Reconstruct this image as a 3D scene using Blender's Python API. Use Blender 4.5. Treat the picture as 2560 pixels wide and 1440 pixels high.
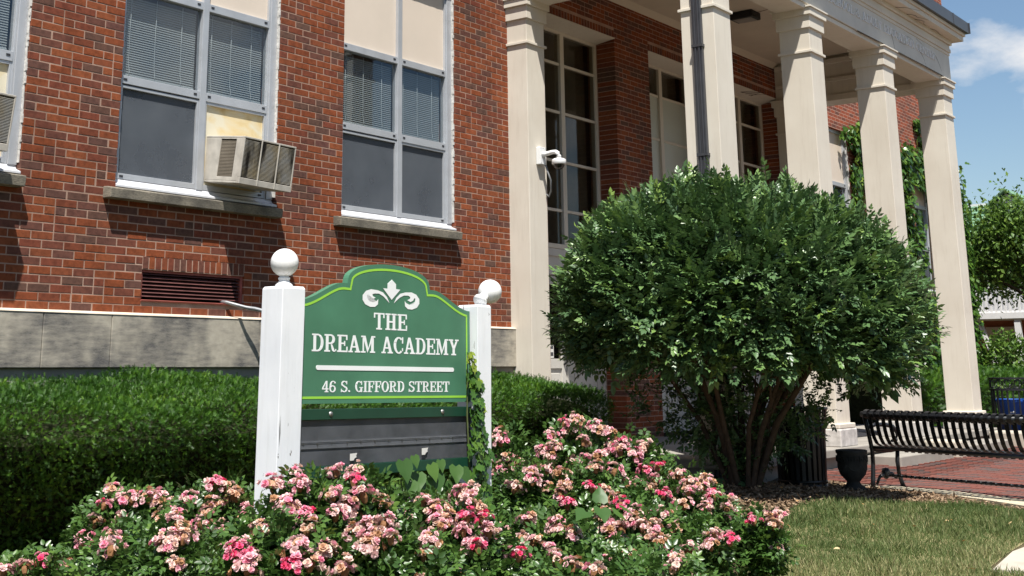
import bpy, math, random
import numpy as np
from mathutils import Matrix, Vector

# ------------------------------------------------------------------ camera, sky, sun, exposure
S = bpy.context.scene
for o in list(bpy.data.objects):
    bpy.data.objects.remove(o, do_unlink=True)
COL = S.collection
YAW, PIT, ROL = math.radians(51.476), math.radians(13.3714), math.radians(-0.254)
fw = Vector((math.sin(YAW)*math.cos(PIT), math.cos(YAW)*math.cos(PIT), math.sin(PIT)))
rt0 = Vector((math.cos(YAW), -math.sin(YAW), 0.0))
up0 = rt0.cross(fw)
rt = rt0*math.cos(ROL) + up0*math.sin(ROL)
up = -rt0*math.sin(ROL) + up0*math.cos(ROL)
cd = bpy.data.cameras.new('camera')
cam = bpy.data.objects.new('camera', cd)
COL.objects.link(cam)
cam.matrix_world = Matrix(((rt.x, up.x, -fw.x, 0), (rt.y, up.y, -fw.y, 0), (rt.z, up.z, -fw.z, 0), (0, 0, 0, 1)))
cd.sensor_width = 36.0
cd.sensor_fit = 'HORIZONTAL'
cd.lens = 3135.3/2560*36
cd.shift_x = 146.4/2560            # the photograph is a crop below the lens axis
cd.shift_y = -542.7/2560
cd.clip_start = 0.1
cd.clip_end = 3000
S.camera = cam

SUNDIR = Vector((1.04, 1.0, -2.85)).normalized()      # the way the light travels
SUN_EL = math.asin(-SUNDIR.z)
SUN_AZ = math.atan2(-SUNDIR.x, -SUNDIR.y)
w = bpy.data.worlds.new('World')
S.world = w
w.use_nodes = True
wn, wl = w.node_tree.nodes, w.node_tree.links
wn.clear()
wo = wn.new('ShaderNodeOutputWorld')
bg = wn.new('ShaderNodeBackground')
bg.inputs['Strength'].default_value = 0.060
sky = wn.new('ShaderNodeTexSky')
sky.sky_type = 'NISHITA'
sky.sun_disc = False
sky.sun_elevation = SUN_EL
sky.sun_rotation = SUN_AZ
sky.altitude = 200
sky.air_density = 1.25
sky.dust_density = 0.25
sky.ozone_density = 4.0
tc = wn.new('ShaderNodeTexCoord')
mp = wn.new('ShaderNodeMapping')
mp.inputs['Location'].default_value = (1.31, 2.70, 0.34)
mp.inputs['Scale'].default_value = (1.0, 1.0, 1.9)
nz = wn.new('ShaderNodeTexNoise')
nz.inputs['Scale'].default_value = 5.5
nz.inputs['Detail'].default_value = 7.0
nz.inputs['Roughness'].default_value = 0.55
cr = wn.new('ShaderNodeValToRGB')
cr.color_ramp.elements[0].position = 0.54
cr.color_ramp.elements[1].position = 0.66
mx = wn.new('ShaderNodeMixRGB')
mx.inputs['Color2'].default_value = (7.5, 7.6, 7.8, 1)
wl.new(tc.outputs['Generated'], mp.inputs['Vector'])
wl.new(mp.outputs[0], nz.inputs['Vector'])
wl.new(nz.outputs['Fac'], cr.inputs['Fac'])
wl.new(cr.outputs['Color'], mx.inputs['Fac'])
wl.new(sky.outputs[0], mx.inputs['Color1'])
wl.new(mx.outputs[0], bg.inputs['Color'])
wl.new(bg.outputs[0], wo.inputs['Surface'])

sd = bpy.data.lights.new('sun', 'SUN')
sd.energy = 5.0
sd.angle = math.radians(0.53)
sd.color = (1.0, 0.965, 0.90)
sun = bpy.data.objects.new('sun', sd)
COL.objects.link(sun)
sun.rotation_euler = SUNDIR.to_track_quat('-Z', 'Y').to_euler()
sun.location = (-20, -20, 50)

S.view_settings.view_transform = 'Standard'
S.view_settings.look = 'None'
S.view_settings.gamma = 1.0
S.view_settings.use_curve_mapping = False
S.view_settings.exposure = 0.92

S.cycles.diffuse_bounces = 3
S.cycles.max_bounces = 8
S.cycles.transparent_max_bounces = 12

rnd = random.Random(7)
rng = np.random.default_rng(11)
G0 = -1.2                                           # ground level (camera at z = 0)


def ground_z(x, y):
    m = 0.17*math.exp(-(((x-10.6)/1.5)**2 + ((y-5.5)/1.3)**2))
    r = min(max((y-4.9)/0.9, 0), 1)*min(max((x-12.4)/0.6, 0), 1)
    return G0 + m + 0.07*r*r*(3-2*r)


# ------------------------------------------------------------------ material helpers
class N:
    """tiny wrapper round one material's node tree"""
    def __init__(self, name):
        self.m = bpy.data.materials.new(name)
        self.m.use_nodes = True
        self.t = self.m.node_tree
        self.b = self.t.nodes['Principled BSDF']
        self.out = self.t.nodes['Material Output']
        self._co = None

    def n(self, kind, **kw):
        nd = self.t.nodes.new('ShaderNode'+kind)
        for k, v in kw.items():
            if k in nd.inputs.keys():
                nd.inputs[k].default_value = v
            else:
                setattr(nd, k, v)
        return nd

    def l(self, a, b):
        self.t.links.new(a, b)

    def co(self, scale=(1, 1, 1), loc=(0, 0, 0)):
        if self._co is None:
            g = self.n('NewGeometry')
            self._co = g.outputs['Position']
        mp = self.n('Mapping')
        mp.inputs['Scale'].default_value = scale
        mp.inputs['Location'].default_value = loc
        self.l(self._co, mp.inputs['Vector'])
        return mp.outputs[0]

    def noise(self, scale, detail=4, rough=0.55, vec=None, dist=0.0):
        nd = self.n('TexNoise', Scale=scale, Detail=detail, Roughness=rough, Distortion=dist)
        self.l(vec if vec is not None else self.co(), nd.inputs['Vector'])
        return nd.outputs['Fac']

    def ramp(self, fac, stops, interp='LINEAR'):
        nd = self.n('ValToRGB')
        r = nd.color_ramp
        r.interpolation = interp
        while len(r.elements) < len(stops):
            r.elements.new(0.5)
        for e, (p, c) in zip(r.elements, stops):
            e.position = p
            e.color = (*c, 1) if len(c) == 3 else c
        self.l(fac, nd.inputs['Fac'])
        return nd.outputs['Color']

    def mix(self, fac, a, b, mode='MIX'):
        nd = self.n('MixRGB', blend_type=mode)
        for s, v in ((nd.inputs['Fac'], fac), (nd.inputs['Color1'], a), (nd.inputs['Color2'], b)):
            if hasattr(v, 'is_output') or isinstance(v, bpy.types.NodeSocket):
                self.l(v, s)
            elif isinstance(v, (int, float)):
                s.default_value = v
            else:
                s.default_value = (*v, 1)
        return nd.outputs[0]

    def attr(self, name='tone'):
        nd = self.n('Attribute', attribute_name=name)
        return nd.outputs['Fac']

    def color(self, c):
        if isinstance(c, bpy.types.NodeSocket):
            self.l(self.mix(1.0, c, (0.86, 0.86, 0.86), 'MULTIPLY'), self.b.inputs['Base Color'])
        else:
            self.b.inputs['Base Color'].default_value = (*c, 1)

    def bump(self, fac, strength=0.3, dist=0.01):
        nd = self.n('Bump', Strength=strength, Distance=dist)
        self.l(fac, nd.inputs['Height'])
        self.l(nd.outputs[0], self.b.inputs['Normal'])

    def set(self, rough=0.7, spec=0.5, metal=0.0):
        self.b.inputs['Roughness'].default_value = rough
        self.b.inputs['Specular IOR Level'].default_value = spec
        self.b.inputs['Metallic'].default_value = metal
        return self


def mat_plain(name, c, rough=0.6, spec=0.4, metal=0.0, var=0.12, vscale=6.0, bump=0.0, bscale=60.0):
    k = N(name)
    d = tuple(x*(1-var) for x in c)
    e = tuple(min(1, x*(1+var*0.6)) for x in c)
    k.color(k.ramp(k.noise(vscale, 5), [(0.3, d), (0.7, e)]))
    if bump:
        k.bump(k.noise(bscale, 3), bump, 0.004)
    return k.set(rough, spec, metal).m


def mat_leaf(name, stops, rough=0.42, spec=0.5, trans=0.3, tcol=None):
    """leaf: diffuse/gloss plus light passing through; the tone attribute picks the leaf's own green"""
    k = N(name)
    c = k.ramp(k.attr(), stops)
    k.color(c)
    k.set(rough, spec)
    if trans > 0:
        tr = k.n('BsdfTranslucent')
        if tcol:
            k.l(k.mix(1.0, c, tcol, 'MULTIPLY'), tr.inputs['Color'])
        else:
            k.l(c, tr.inputs['Color'])
        ms = k.n('MixShader')
        ms.inputs['Fac'].default_value = trans
        k.l(k.b.outputs[0], ms.inputs[1])
        k.l(tr.outputs[0], ms.inputs[2])
        k.l(ms.outputs[0], k.out.inputs['Surface'])
    return k.m


M = {}
BR = [(0.0, (0.255, 0.072, 0.030)), (0.16, (0.22, 0.062, 0.028)), (0.30, (0.275, 0.084, 0.036)), (0.44, (0.19, 0.058, 0.031)),
      (0.55, (0.20, 0.060, 0.036)), (0.66, (0.165, 0.062, 0.042)), (0.80, (0.145, 0.064, 0.048)), (0.92, (0.125, 0.072, 0.053)), (1.0, (0.155, 0.066, 0.054))]


def brick_material():
    k = N('brick')
    c = k.ramp(k.attr(), BR)
    sp = k.ramp(k.noise(26, 4), [(0.32, (0.72, 0.72, 0.74)), (0.55, (1, 1, 1)), (0.75, (1.18, 1.12, 1.1))])
    c = k.mix(1.0, c, sp, 'MULTIPLY')
    st = k.ramp(k.noise(260, 2), [(0.68, (0, 0, 0)), (0.80, (1, 1, 1))])
    c = k.mix(k.mix(1.0, st, (0.16, 0.16, 0.16), 'MULTIPLY'), c, (0.50, 0.36, 0.28))
    c = k.mix(1.0, c, k.ramp(k.noise(1.0, 5, 0.6, k.co((1.3, 1.3, 0.5)), 0.3), [(0.32, (0.80, 0.80, 0.82)), (0.5, (1, 1, 1)), (0.68, (1.10, 1.06, 1.04))]), 'MULTIPLY')
    k.color(c)
    k.bump(k.noise(190, 4, 0.7), 0.35, 0.003)
    return k.set(0.9, 0.1).m


M['brick'] = brick_material()


def mortar_material():
    k = N('mortar')
    c = k.ramp(k.noise(5, 6, 0.65), [(0.3, (0.30, 0.19, 0.14)), (0.7, (0.50, 0.335, 0.26))])
    c = k.mix(1.0, c, k.ramp(k.noise(1.0, 5, 0.6, k.co((1.3, 1.3, 0.5)), 0.3), [(0.32, (0.72, 0.70, 0.68)), (0.55, (1, 1, 1))]), 'MULTIPLY')
    k.color(c)
    k.bump(k.noise(220, 3), 0.5, 0.003)
    return k.set(0.9, 0.2).m


M['mortar'] = mortar_material()


def brick_far_material():
    """wall too far away (or too high) to pick single bricks apart"""
    k = N('brick_far')
    v = k.co((1, 1, 1))
    sx = k.n('SeparateXYZ')
    k.l(v, sx.inputs[0])
    cx = k.n('CombineXYZ')
    ad = k.n('Math', operation='ADD')
    k.l(sx.outputs[0], ad.inputs[0])
    k.l(sx.outputs[1], ad.inputs[1])
    k.l(ad.outputs[0], cx.inputs[0])
    k.l(sx.outputs[2], cx.inputs[1])
    bt = k.n('TexBrick')
    bt.inputs['Scale'].default_value = 1.0
    bt.inputs['Brick Width'].default_value = 0.2032
    bt.inputs['Row Height'].default_value = 0.0677
    bt.inputs['Mortar Size'].default_value = 0.005
    bt.inputs['Mortar Smooth'].default_value = 0.1
    bt.inputs['Bias'].default_value = -0.1
    bt.inputs['Color1'].default_value = (0.33, 0.078, 0.036, 1)
    bt.inputs['Color2'].default_value = (0.12, 0.056, 0.044, 1)
    bt.inputs['Mortar'].default_value = (0.46, 0.31, 0.24, 1)
    k.l(cx.outputs[0], bt.inputs['Vector'])
    c = k.mix(1.0, bt.outputs['Color'], k.ramp(k.noise(2.2, 5), [(0.3, (0.8, 0.8, 0.82)), (0.7, (1.12, 1.08, 1.05))]), 'MULTIPLY')
    k.color(c)
    k.bump(bt.outputs['Fac'], -0.25, 0.003)
    return k.set(0.88, 0.2).m


M['brick_far'] = brick_far_material()


def limestone_material():
    k = N('limestone')
    base = k.ramp(k.noise(14, 6), [(0.3, (0.36, 0.325, 0.265)), (0.7, (0.48, 0.435, 0.355))])
    big = k.noise(1.15, 4, 0.6, k.co((1.0, 1.0, 0.8), (0.35, 0, 0.2)), 0.15)
    streak = k.noise(1.0, 5, 0.65, k.co((7, 7, 34)))
    a = k.n('Math', operation='MULTIPLY_ADD')
    a.inputs[1].default_value = 0.30
    k.l(streak, a.inputs[0])
    k.l(big, a.inputs[2])
    soot = k.ramp(a.outputs[0], [(0.57, (0, 0, 0)), (0.75, (0.95, 0.95, 0.95))])
    fleck = k.ramp(k.noise(1.0, 6, 0.75, k.co((55, 55, 240))), [(0.35, (0.052, 0.050, 0.052)), (0.72, (0.21, 0.20, 0.19))])
    k.color(k.mix(soot, base, fleck))
    k.bump(k.noise(1.0, 4, 0.7, k.co((60, 60, 200))), 0.35, 0.004)
    return k.set(0.9, 0.2).m


M['limestone'] = limestone_material()
M['limestone_bevel_lit'] = mat_plain('limestone_bevel_lit', (0.66, 0.57, 0.46), 0.85, 0.2, var=0.2, vscale=8)  # paler for the ledge: light on its bevel put into the colour


def sill_material():
    k = N('sill_stone')
    base = k.ramp(k.noise(5, 5), [(0.35, (0.17, 0.155, 0.13)), (0.62, (0.34, 0.30, 0.24))])
    fl = k.ramp(k.noise(1.0, 5, 0.7, k.co((40, 40, 150))), [(0.35, (0.5, 0.5, 0.5)), (0.7, (1.15, 1.15, 1.12))])
    k.color(k.mix(1.0, base, fl, 'MULTIPLY'))
    k.bump(k.noise(1.0, 4, 0.7, k.co((60, 60, 160))), 0.4, 0.004)
    return k.set(0.9, 0.2).m


M['sill'] = sill_material()


def cream_material():
    k = N('cream_paint')
    c = k.ramp(k.noise(1.6, 5), [(0.3, (0.64, 0.58, 0.49)), (0.7, (0.72, 0.665, 0.57))])
    dirt = k.ramp(k.noise(1.0, 6, 0.7, k.co((16, 16, 1.4))), [(0.52, (0, 0, 0)), (0.80, (0.38, 0.38, 0.38))])
    c = k.mix(dirt, c, (0.42, 0.35, 0.27))
    k.color(c)
    k.bump(k.noise(1.0, 4, 0.6, k.co((60, 60, 8))), 0.16, 0.004)
    return k.set(0.55, 0.35).m


M['cream'] = cream_material()


def white_wood_material():
    k = N('white_paint_wood')
    c = k.ramp(k.noise(3, 4), [(0.3, (0.72, 0.74, 0.77)), (0.7, (0.83, 0.84, 0.86))])
    scuff = k.ramp(k.noise(1.0, 4, 0.6, k.co((36, 36, 15))), [(0.665, (0, 0, 0)), (0.69, (1, 1, 1))])
    gate = k.ramp(k.noise(2.2, 2), [(0.5, (0, 0, 0)), (0.58, (1, 1, 1))])
    c = k.mix(k.mix(1.0, scuff, gate, 'MULTIPLY'), c, (0.13, 0.11, 0.09))
    grime = k.ramp(k.noise(1.0, 5, 0.6, k.co((26, 26, 3))), [(0.5, (0, 0, 0)), (0.8, (0.25, 0.25, 0.25))])
    c = k.mix(grime, c, (0.50, 0.49, 0.47))
    k.color(c)
    k.bump(k.noise(1.0, 4, 0.6, k.co((90, 90, 7))), 0.35, 0.003)
    return k.set(0.5, 0.4).m


M['white_wood'] = white_wood_material()
M['white_gloss'] = mat_plain('white_plastic', (0.80, 0.80, 0.79), 0.3, 0.5, var=0.05)
M['ball_white'] = mat_plain('white_ball_paint', (0.82, 0.82, 0.81), 0.4, 0.45, var=0.06, vscale=12, bump=0.1, bscale=90)
M['alu'] = mat_plain('aluminium_frame', (0.51, 0.525, 0.55), 0.42, 0.5, 0.35, var=0.10, vscale=5, bump=0.08)
M['alu_light'] = mat_plain('aluminium_sill', (0.70, 0.71, 0.74), 0.45, 0.5, 0.1, var=0.08)
M['panel'] = mat_plain('beige_panel', (0.70, 0.60, 0.50), 0.5, 0.35, var=0.05, vscale=2)
M['caulk'] = mat_plain('caulk', (0.62, 0.60, 0.57), 0.8, 0.2, var=0.3, vscale=30, bump=0.6, bscale=70)
M['clip'] = mat_plain('dark_clip', (0.03, 0.03, 0.035), 0.5, 0.4)


def screen_material():
    k = N('insect_screen')
    k.color(k.ramp(k.noise(2.5, 5), [(0.3, (0.085, 0.097, 0.115)), (0.7, (0.125, 0.14, 0.16))]))
    k.set(0.6, 0.5)
    tr = k.n('BsdfTransparent', Color=(0.9, 0.93, 0.96, 1))
    ms = k.n('MixShader')
    ms.inputs['Fac'].default_value = 0.30
    k.l(k.b.outputs[0], ms.inputs[1])
    k.l(tr.outputs[0], ms.inputs[2])
    k.l(ms.outputs[0], k.out.inputs['Surface'])
    return k.m


M['screen'] = screen_material()
M['blind'] = mat_plain('blind_slat', (0.34, 0.36, 0.35), 0.5, 0.4, var=0.06)
M['cord'] = mat_plain('blind_cord', (0.72, 0.76, 0.74), 0.6, 0.3)
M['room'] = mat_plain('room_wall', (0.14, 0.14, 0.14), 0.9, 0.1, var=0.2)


def glass_material(name, tint, refl=1.0):
    k = N(name)
    tr = k.n('BsdfTransparent', Color=(*tint, 1))
    gl = k.n('BsdfGlossy', Roughness=0.03, Color=(0.9, 0.95, 1.0, 1))
    # Schlick reflectance, the same from both faces of the pane
    ge = k.n('NewGeometry')
    dt = k.n('VectorMath', operation='DOT_PRODUCT')
    k.l(ge.outputs['Normal'], dt.inputs[0])
    k.l(ge.outputs['Incoming'], dt.inputs[1])
    ab = k.n('Math', operation='ABSOLUTE')
    k.l(dt.outputs['Value'], ab.inputs[0])
    om = k.n('Math', operation='SUBTRACT')
    om.inputs[0].default_value = 1.0
    k.l(ab.outputs[0], om.inputs[1])
    pw = k.n('Math', operation='POWER')
    pw.inputs[1].default_value = 5.0
    k.l(om.outputs[0], pw.inputs[0])
    sc5 = k.n('Math', operation='MULTIPLY_ADD')
    sc5.inputs[1].default_value = 0.96
    sc5.inputs[2].default_value = 0.04
    k.l(pw.outputs[0], sc5.inputs[0])
    mu = k.n('Math', operation='MULTIPLY')
    mu.inputs[1].default_value = refl
    k.l(sc5.outputs[0], mu.inputs[0])
    ms = k.n('MixShader')
    k.l(mu.outputs[0], ms.inputs[0])
    k.l(tr.outputs[0], ms.inputs[1])
    k.l(gl.outputs[0], ms.inputs[2])
    k.l(ms.outputs[0], k.out.inputs['Surface'])
    return k.m


M['glass'] = glass_material('window_glass', (0.90, 0.92, 0.93), 1.2)
M['glass_dark'] = glass_material('dark_glass', (0.72, 0.70, 0.65), 0.9)
M['curtain'] = mat_plain('curtain_cloth', (0.30, 0.28, 0.24), 0.9, 0.1, var=0.45, vscale=1.3)
M['acrylic'] = glass_material('smoky_acrylic', (0.75, 0.76, 0.78), 0.35)
M['frosted'] = mat_plain('frosted_pane', (0.52, 0.54, 0.47), 0.35, 0.4, var=0.05, vscale=1.2)


def stained_panel_material():
    k = N('stained_filler_panel')
    sx = k.n('SeparateXYZ')
    k.l(k.co((1, 1, 1), (0, 0, 0)), sx.inputs[0])
    st = k.noise(3.2, 4, 0.5, k.co((1, 1, 1.4), (0.3, 0, 0.95)), 0.5)
    k.color(k.ramp(st, [(0.42, (0.72, 0.66, 0.50)), (0.56, (0.72, 0.58, 0.33)), (0.70, (0.60, 0.42, 0.18))]))
    return k.set(0.55, 0.35).m


M['stained'] = stained_panel_material()


def ac_fin_material():
    k = N('ac_fin')
    soot = k.ramp(k.noise(1.0, 3, 0.5, k.co((7.5, 3, 1.6), (0.25, 0, 0.2))), [(0.50, (0, 0, 0)), (0.62, (1, 1, 1))])
    rust = k.ramp(k.noise(5, 4), [(0.4, (0.52, 0.50, 0.46)), (0.7, (0.48, 0.38, 0.22))])
    k.color(k.mix(soot, rust, (0.035, 0.03, 0.025)))
    return k.set(0.6, 0.3).m


M['ac_fin'] = ac_fin_material()
M['ac_case'] = mat_plain('ac_case', (0.52, 0.48, 0.42), 0.5, 0.4, var=0.22, vscale=9)
M['ac_dark'] = mat_plain('ac_core', (0.03, 0.027, 0.022), 0.8, 0.2)
M['ac_vent'] = mat_plain('ac_side_fin', (0.26, 0.22, 0.17), 0.6, 0.3, var=0.2)
M['vent_red'] = mat_plain('vent_red_paint', (0.36, 0.10, 0.08), 0.6, 0.3, var=0.25, vscale=14)
M['vent_dark'] = mat_plain('vent_slat_dark', (0.13, 0.05, 0.045), 0.6, 0.3, var=0.3, vscale=10)  # slats darker than the vent frame
M['conduit'] = mat_plain('galvanised_conduit', (0.28, 0.29, 0.30), 0.5, 0.5, 0.5, var=0.3, vscale=20)
M['gutter'] = mat_plain('gutter_metal', (0.075, 0.078, 0.088), 0.4, 0.5, 0.3, var=0.2, vscale=3)
M['downspout'] = mat_plain('downspout_metal', (0.060, 0.063, 0.072), 0.4, 0.5, 0.2, var=0.2, vscale=5)
M['letter_carved'] = mat_plain('carved_letter', (0.80, 0.81, 0.82), 0.8, 0.2, var=0.2, vscale=20)
M['frieze'] = mat_plain('frieze_paint', (0.66, 0.63, 0.57), 0.6, 0.3, var=0.10, vscale=3, bump=0.1)
M['soffit'] = mat_plain('soffit_paint', (0.60, 0.52, 0.41), 0.7, 0.25, var=0.08, vscale=1.5)
M['door_paint'] = mat_plain('door_paint', (0.60, 0.57, 0.52), 0.5, 0.4, var=0.08, vscale=4)
M['black_metal'] = mat_plain('black_metal', (0.012, 0.013, 0.016), 0.38, 0.5, 0.0, var=0.3, vscale=20)
M['lamp_box'] = mat_plain('fixture_black', (0.010, 0.010, 0.011), 0.5, 0.4)
M['lamp_lens'] = mat_plain('fixture_lens', (0.30, 0.28, 0.25), 0.3, 0.5)
M['dome_dark'] = mat_plain('dome_smoke', (0.02, 0.018, 0.016), 0.05, 0.6)
M['sign_green'] = mat_plain('sign_green', (0.066, 0.195, 0.115), 0.42, 0.45, var=0.20, vscale=3, bump=0.05)
M['sign_dark'] = mat_plain('sign_dark_green', (0.008, 0.050, 0.028), 0.38, 0.5, var=0.15, vscale=8)
M['sign_lime'] = mat_plain('sign_lime', (0.30, 0.62, 0.06), 0.5, 0.4, var=0.05)
M['sign_white'] = mat_plain('sign_letter_white', (0.82, 0.83, 0.83), 0.5, 0.4, var=0.04)
M['track'] = mat_plain('letter_track', (0.26, 0.262, 0.262), 0.6, 0.4, var=0.35, vscale=7)
M['track_pale'] = mat_plain('letter_track_clear', (0.42, 0.42, 0.42), 0.3, 0.5, var=0.2, vscale=10)
M['screw'] = mat_plain('screw_steel', (0.45, 0.43, 0.40), 0.35, 0.5, 0.7)
M['paper'] = mat_plain('torn_paper', (0.72, 0.70, 0.66), 0.8, 0.2)
M['red_ink'] = mat_plain('red_ink', (0.55, 0.03, 0.04), 0.6, 0.3)
M['black_ink'] = mat_plain('black_ink', (0.03, 0.03, 0.04), 0.6, 0.3)
M['urn'] = mat_plain('urn_stone', (0.055, 0.055, 0.052), 0.85, 0.2, var=0.35, vscale=14, bump=0.4, bscale=60)
M['blue_bin'] = mat_plain('blue_bin', (0.012, 0.085, 0.42), 0.45, 0.4)
M['liner'] = mat_plain('bin_liner', (0.010, 0.010, 0.012), 0.6, 0.3)
M['concrete'] = mat_plain('concrete', (0.50, 0.45, 0.37), 0.85, 0.2, var=0.22, vscale=3, bump=0.3, bscale=120)
M['slab'] = mat_plain('porch_concrete', (0.31, 0.285, 0.25), 0.85, 0.2, var=0.2, vscale=2.5, bump=0.25, bscale=90)
M['kerb'] = mat_plain('kerb_stone', (0.52, 0.46, 0.34), 0.85, 0.2, var=0.2, vscale=6, bump=0.3, bscale=90)
M['plinth_bare'] = mat_plain('plinth_worn', (0.55, 0.52, 0.49), 0.85, 0.2, var=0.35, vscale=9, bump=0.6, bscale=30)
M['bark'] = mat_plain('bark', (0.075, 0.052, 0.037), 0.9, 0.15, var=0.4, vscale=22, bump=0.8, bscale=70)
M['rose_stem'] = mat_plain('rose_stem', (0.075, 0.095, 0.032), 0.6, 0.3, var=0.3, vscale=12)
M['dry_vine'] = mat_plain('dry_vine', (0.055, 0.038, 0.024), 0.9, 0.1, var=0.3)
M['house_white'] = mat_plain('house_white', (0.72, 0.71, 0.70), 0.7, 0.3, var=0.06)
M['house_brick'] = mat_plain('house_brick', (0.30, 0.10, 0.06), 0.85, 0.2, var=0.3, vscale=5)
M['house_door'] = mat_plain('house_door', (0.52, 0.46, 0.42), 0.7, 0.3, var=0.08)
M['shingle'] = mat_plain('green_shingle', (0.17, 0.30, 0.19), 0.8, 0.2, var=0.2, vscale=2.0)
M['yew'] = mat_leaf('yew_needles', [(0, (0.022, 0.068, 0.008)), (0.5, (0.055, 0.145, 0.012)), (0.85, (0.11, 0.225, 0.016)), (1, (0.19, 0.30, 0.022))], 0.5, 0.35, 0.28)
M['shrub'] = mat_leaf('shrub_leaf', [(0, (0.050, 0.100, 0.042)), (0.5, (0.090, 0.170, 0.058)), (0.85, (0.15, 0.25, 0.068)), (1, (0.22, 0.33, 0.06))], 0.38, 0.5, 0.08)
M['rose_leaf'] = mat_leaf('rose_leaf', [(0, (0.034, 0.078, 0.018)), (0.55, (0.068, 0.145, 0.028)), (0.9, (0.12, 0.21, 0.038)), (1, (0.20, 0.27, 0.045))], 0.36, 0.5, 0.22)
M['ivy'] = mat_leaf('ivy_leaf', [(0, (0.035, 0.095, 0.020)), (0.5, (0.075, 0.165, 0.026)), (0.85, (0.15, 0.26, 0.035)), (1, (0.30, 0.36, 0.04))], 0.30, 0.55, 0.28)
M['heart_leaf'] = mat_leaf('heart_leaf', [(0, (0.05, 0.12, 0.028)), (1, (0.11, 0.21, 0.042))], 0.45, 0.4, 0.35)
M['tree_leaf'] = mat_leaf('tree_leaf', [(0, (0.055, 0.12, 0.026)), (0.6, (0.11, 0.20, 0.034)), (1, (0.19, 0.29, 0.045))], 0.45, 0.4, 0.3)
M['grass'] = mat_leaf('grass_blade', [(0, (0.070, 0.115, 0.030)), (0.40, (0.15, 0.19, 0.065)), (0.70, (0.32, 0.30, 0.14)), (1, (0.52, 0.44, 0.25))], 0.6, 0.25, 0.25)
M['petal'] = mat_leaf('rose_petal', [(0, (0.82, 0.060, 0.17)), (0.14, (0.84, 0.13, 0.27)), (0.26, (0.84, 0.32, 0.43)), (0.45, (0.83, 0.52, 0.54)), (0.64, (0.84, 0.65, 0.57)),
                                   (0.80, (0.72, 0.44, 0.30)), (0.92, (0.52, 0.28, 0.14)), (1.0, (0.30, 0.15, 0.07))], 0.7, 0.15, 0.25)
M['chip'] = mat_leaf('mulch_chip', [(0, (0.09, 0.055, 0.035)), (0.5, (0.24, 0.16, 0.10)), (1, (0.46, 0.34, 0.23))], 0.9, 0.1, 0.0)
M['paver'] = mat_leaf('paver_brick', [(0, (0.15, 0.058, 0.045)), (0.5, (0.19, 0.066, 0.050)), (0.75, (0.12, 0.070, 0.062)), (1, (0.085, 0.068, 0.064))], 0.85, 0.2, 0.0)


def soil_material():
    k = N('soil')
    c = k.ramp(k.noise(4, 6, 0.7), [(0.3, (0.075, 0.050, 0.033)), (0.7, (0.17, 0.115, 0.075))])
    far = k.ramp(k.noise(0.05, 3), [(0.4, (0.10, 0.12, 0.05)), (0.6, (0.17, 0.16, 0.09))])
    k.color(k.mix(0.35, c, far))
    k.bump(k.noise(60, 5, 0.7), 0.8, 0.02)
    return k.set(0.95, 0.1).m


M['soil'] = soil_material()


def turf_material():
    k = N('turf')
    k.color(k.ramp(k.noise(2.2, 6, 0.7), [(0.32, (0.12, 0.13, 0.055)), (0.52, (0.27, 0.24, 0.12)), (0.7, (0.40, 0.33, 0.18))]))
    k.bump(k.noise(90, 5, 0.7), 0.7, 0.01)
    return k.set(0.95, 0.1).m


M['turf'] = turf_material()
M['paver_joint'] = mat_plain('paver_joint', (0.13, 0.105, 0.085), 0.95, 0.1, var=0.3, vscale=20)


# ------------------------------------------------------------------ geometry helpers
def make_mesh(name, verts, faces, mat=None, smooth=False, tone=None):
    me = bpy.data.meshes.new(name)
    me.from_pydata([tuple(v) for v in verts], [], faces)
    if tone is not None:
        a = me.attributes.new('tone', 'FLOAT', 'POINT')
        a.data.foreach_set('value', np.asarray(tone, dtype=np.float32))
    if smooth:
        me.polygons.foreach_set('use_smooth', [True]*len(me.polygons))
    if mat is not None:
        me.materials.append(mat)
    me.update()
    return me


def fast_mesh(name, V, F, mat, tone=None, smooth=False):
    """V (n,3) array, F (m,k) array"""
    V = np.asarray(V, dtype=np.float32)
    F = np.asarray(F, dtype=np.int32)
    k = F.shape[1]
    me = bpy.data.meshes.new(name)
    me.vertices.add(len(V))
    me.vertices.foreach_set('co', V.ravel())
    me.loops.add(F.size)
    me.loops.foreach_set('vertex_index', F.ravel())
    me.polygons.add(len(F))
    me.polygons.foreach_set('loop_start', np.arange(0, F.size, k, dtype=np.int32))
    if smooth:
        me.polygons.foreach_set('use_smooth', np.ones(len(F), dtype=bool))
    if tone is not None:
        a = me.attributes.new('tone', 'FLOAT', 'POINT')
        a.data.foreach_set('value', np.asarray(tone, dtype=np.float32))
    me.materials.append(mat)
    me.update(calc_edges=True)
    me.validate()
    return me


BASE = {}


def link(name, me, parent=None, loc=None):
    o = bpy.data.objects.new(name, me)
    COL.objects.link(o)
    if loc is not None:
        o.location = loc
    if parent is not None:
        o.parent = parent
        o.matrix_parent_inverse = Matrix.Translation(-Vector(BASE.get(parent.name, (0, 0, 0))))
    return o


def tag(o, label, cat, group=None):
    o['label'] = label
    o['category'] = cat
    if group:
        o['group'] = group
    return o


def thing(name, label, cat, base, group=None):
    o = bpy.data.objects.new(name, None)
    o.empty_display_size = 0.1
    COL.objects.link(o)
    o.location = base
    BASE[o.name] = tuple(float(c) for c in base)
    return tag(o, label, cat, group)


def structure(o):
    o['kind'] = 'structure'
    return o


def stuff(o):
    o['kind'] = 'stuff'
    return o


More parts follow.
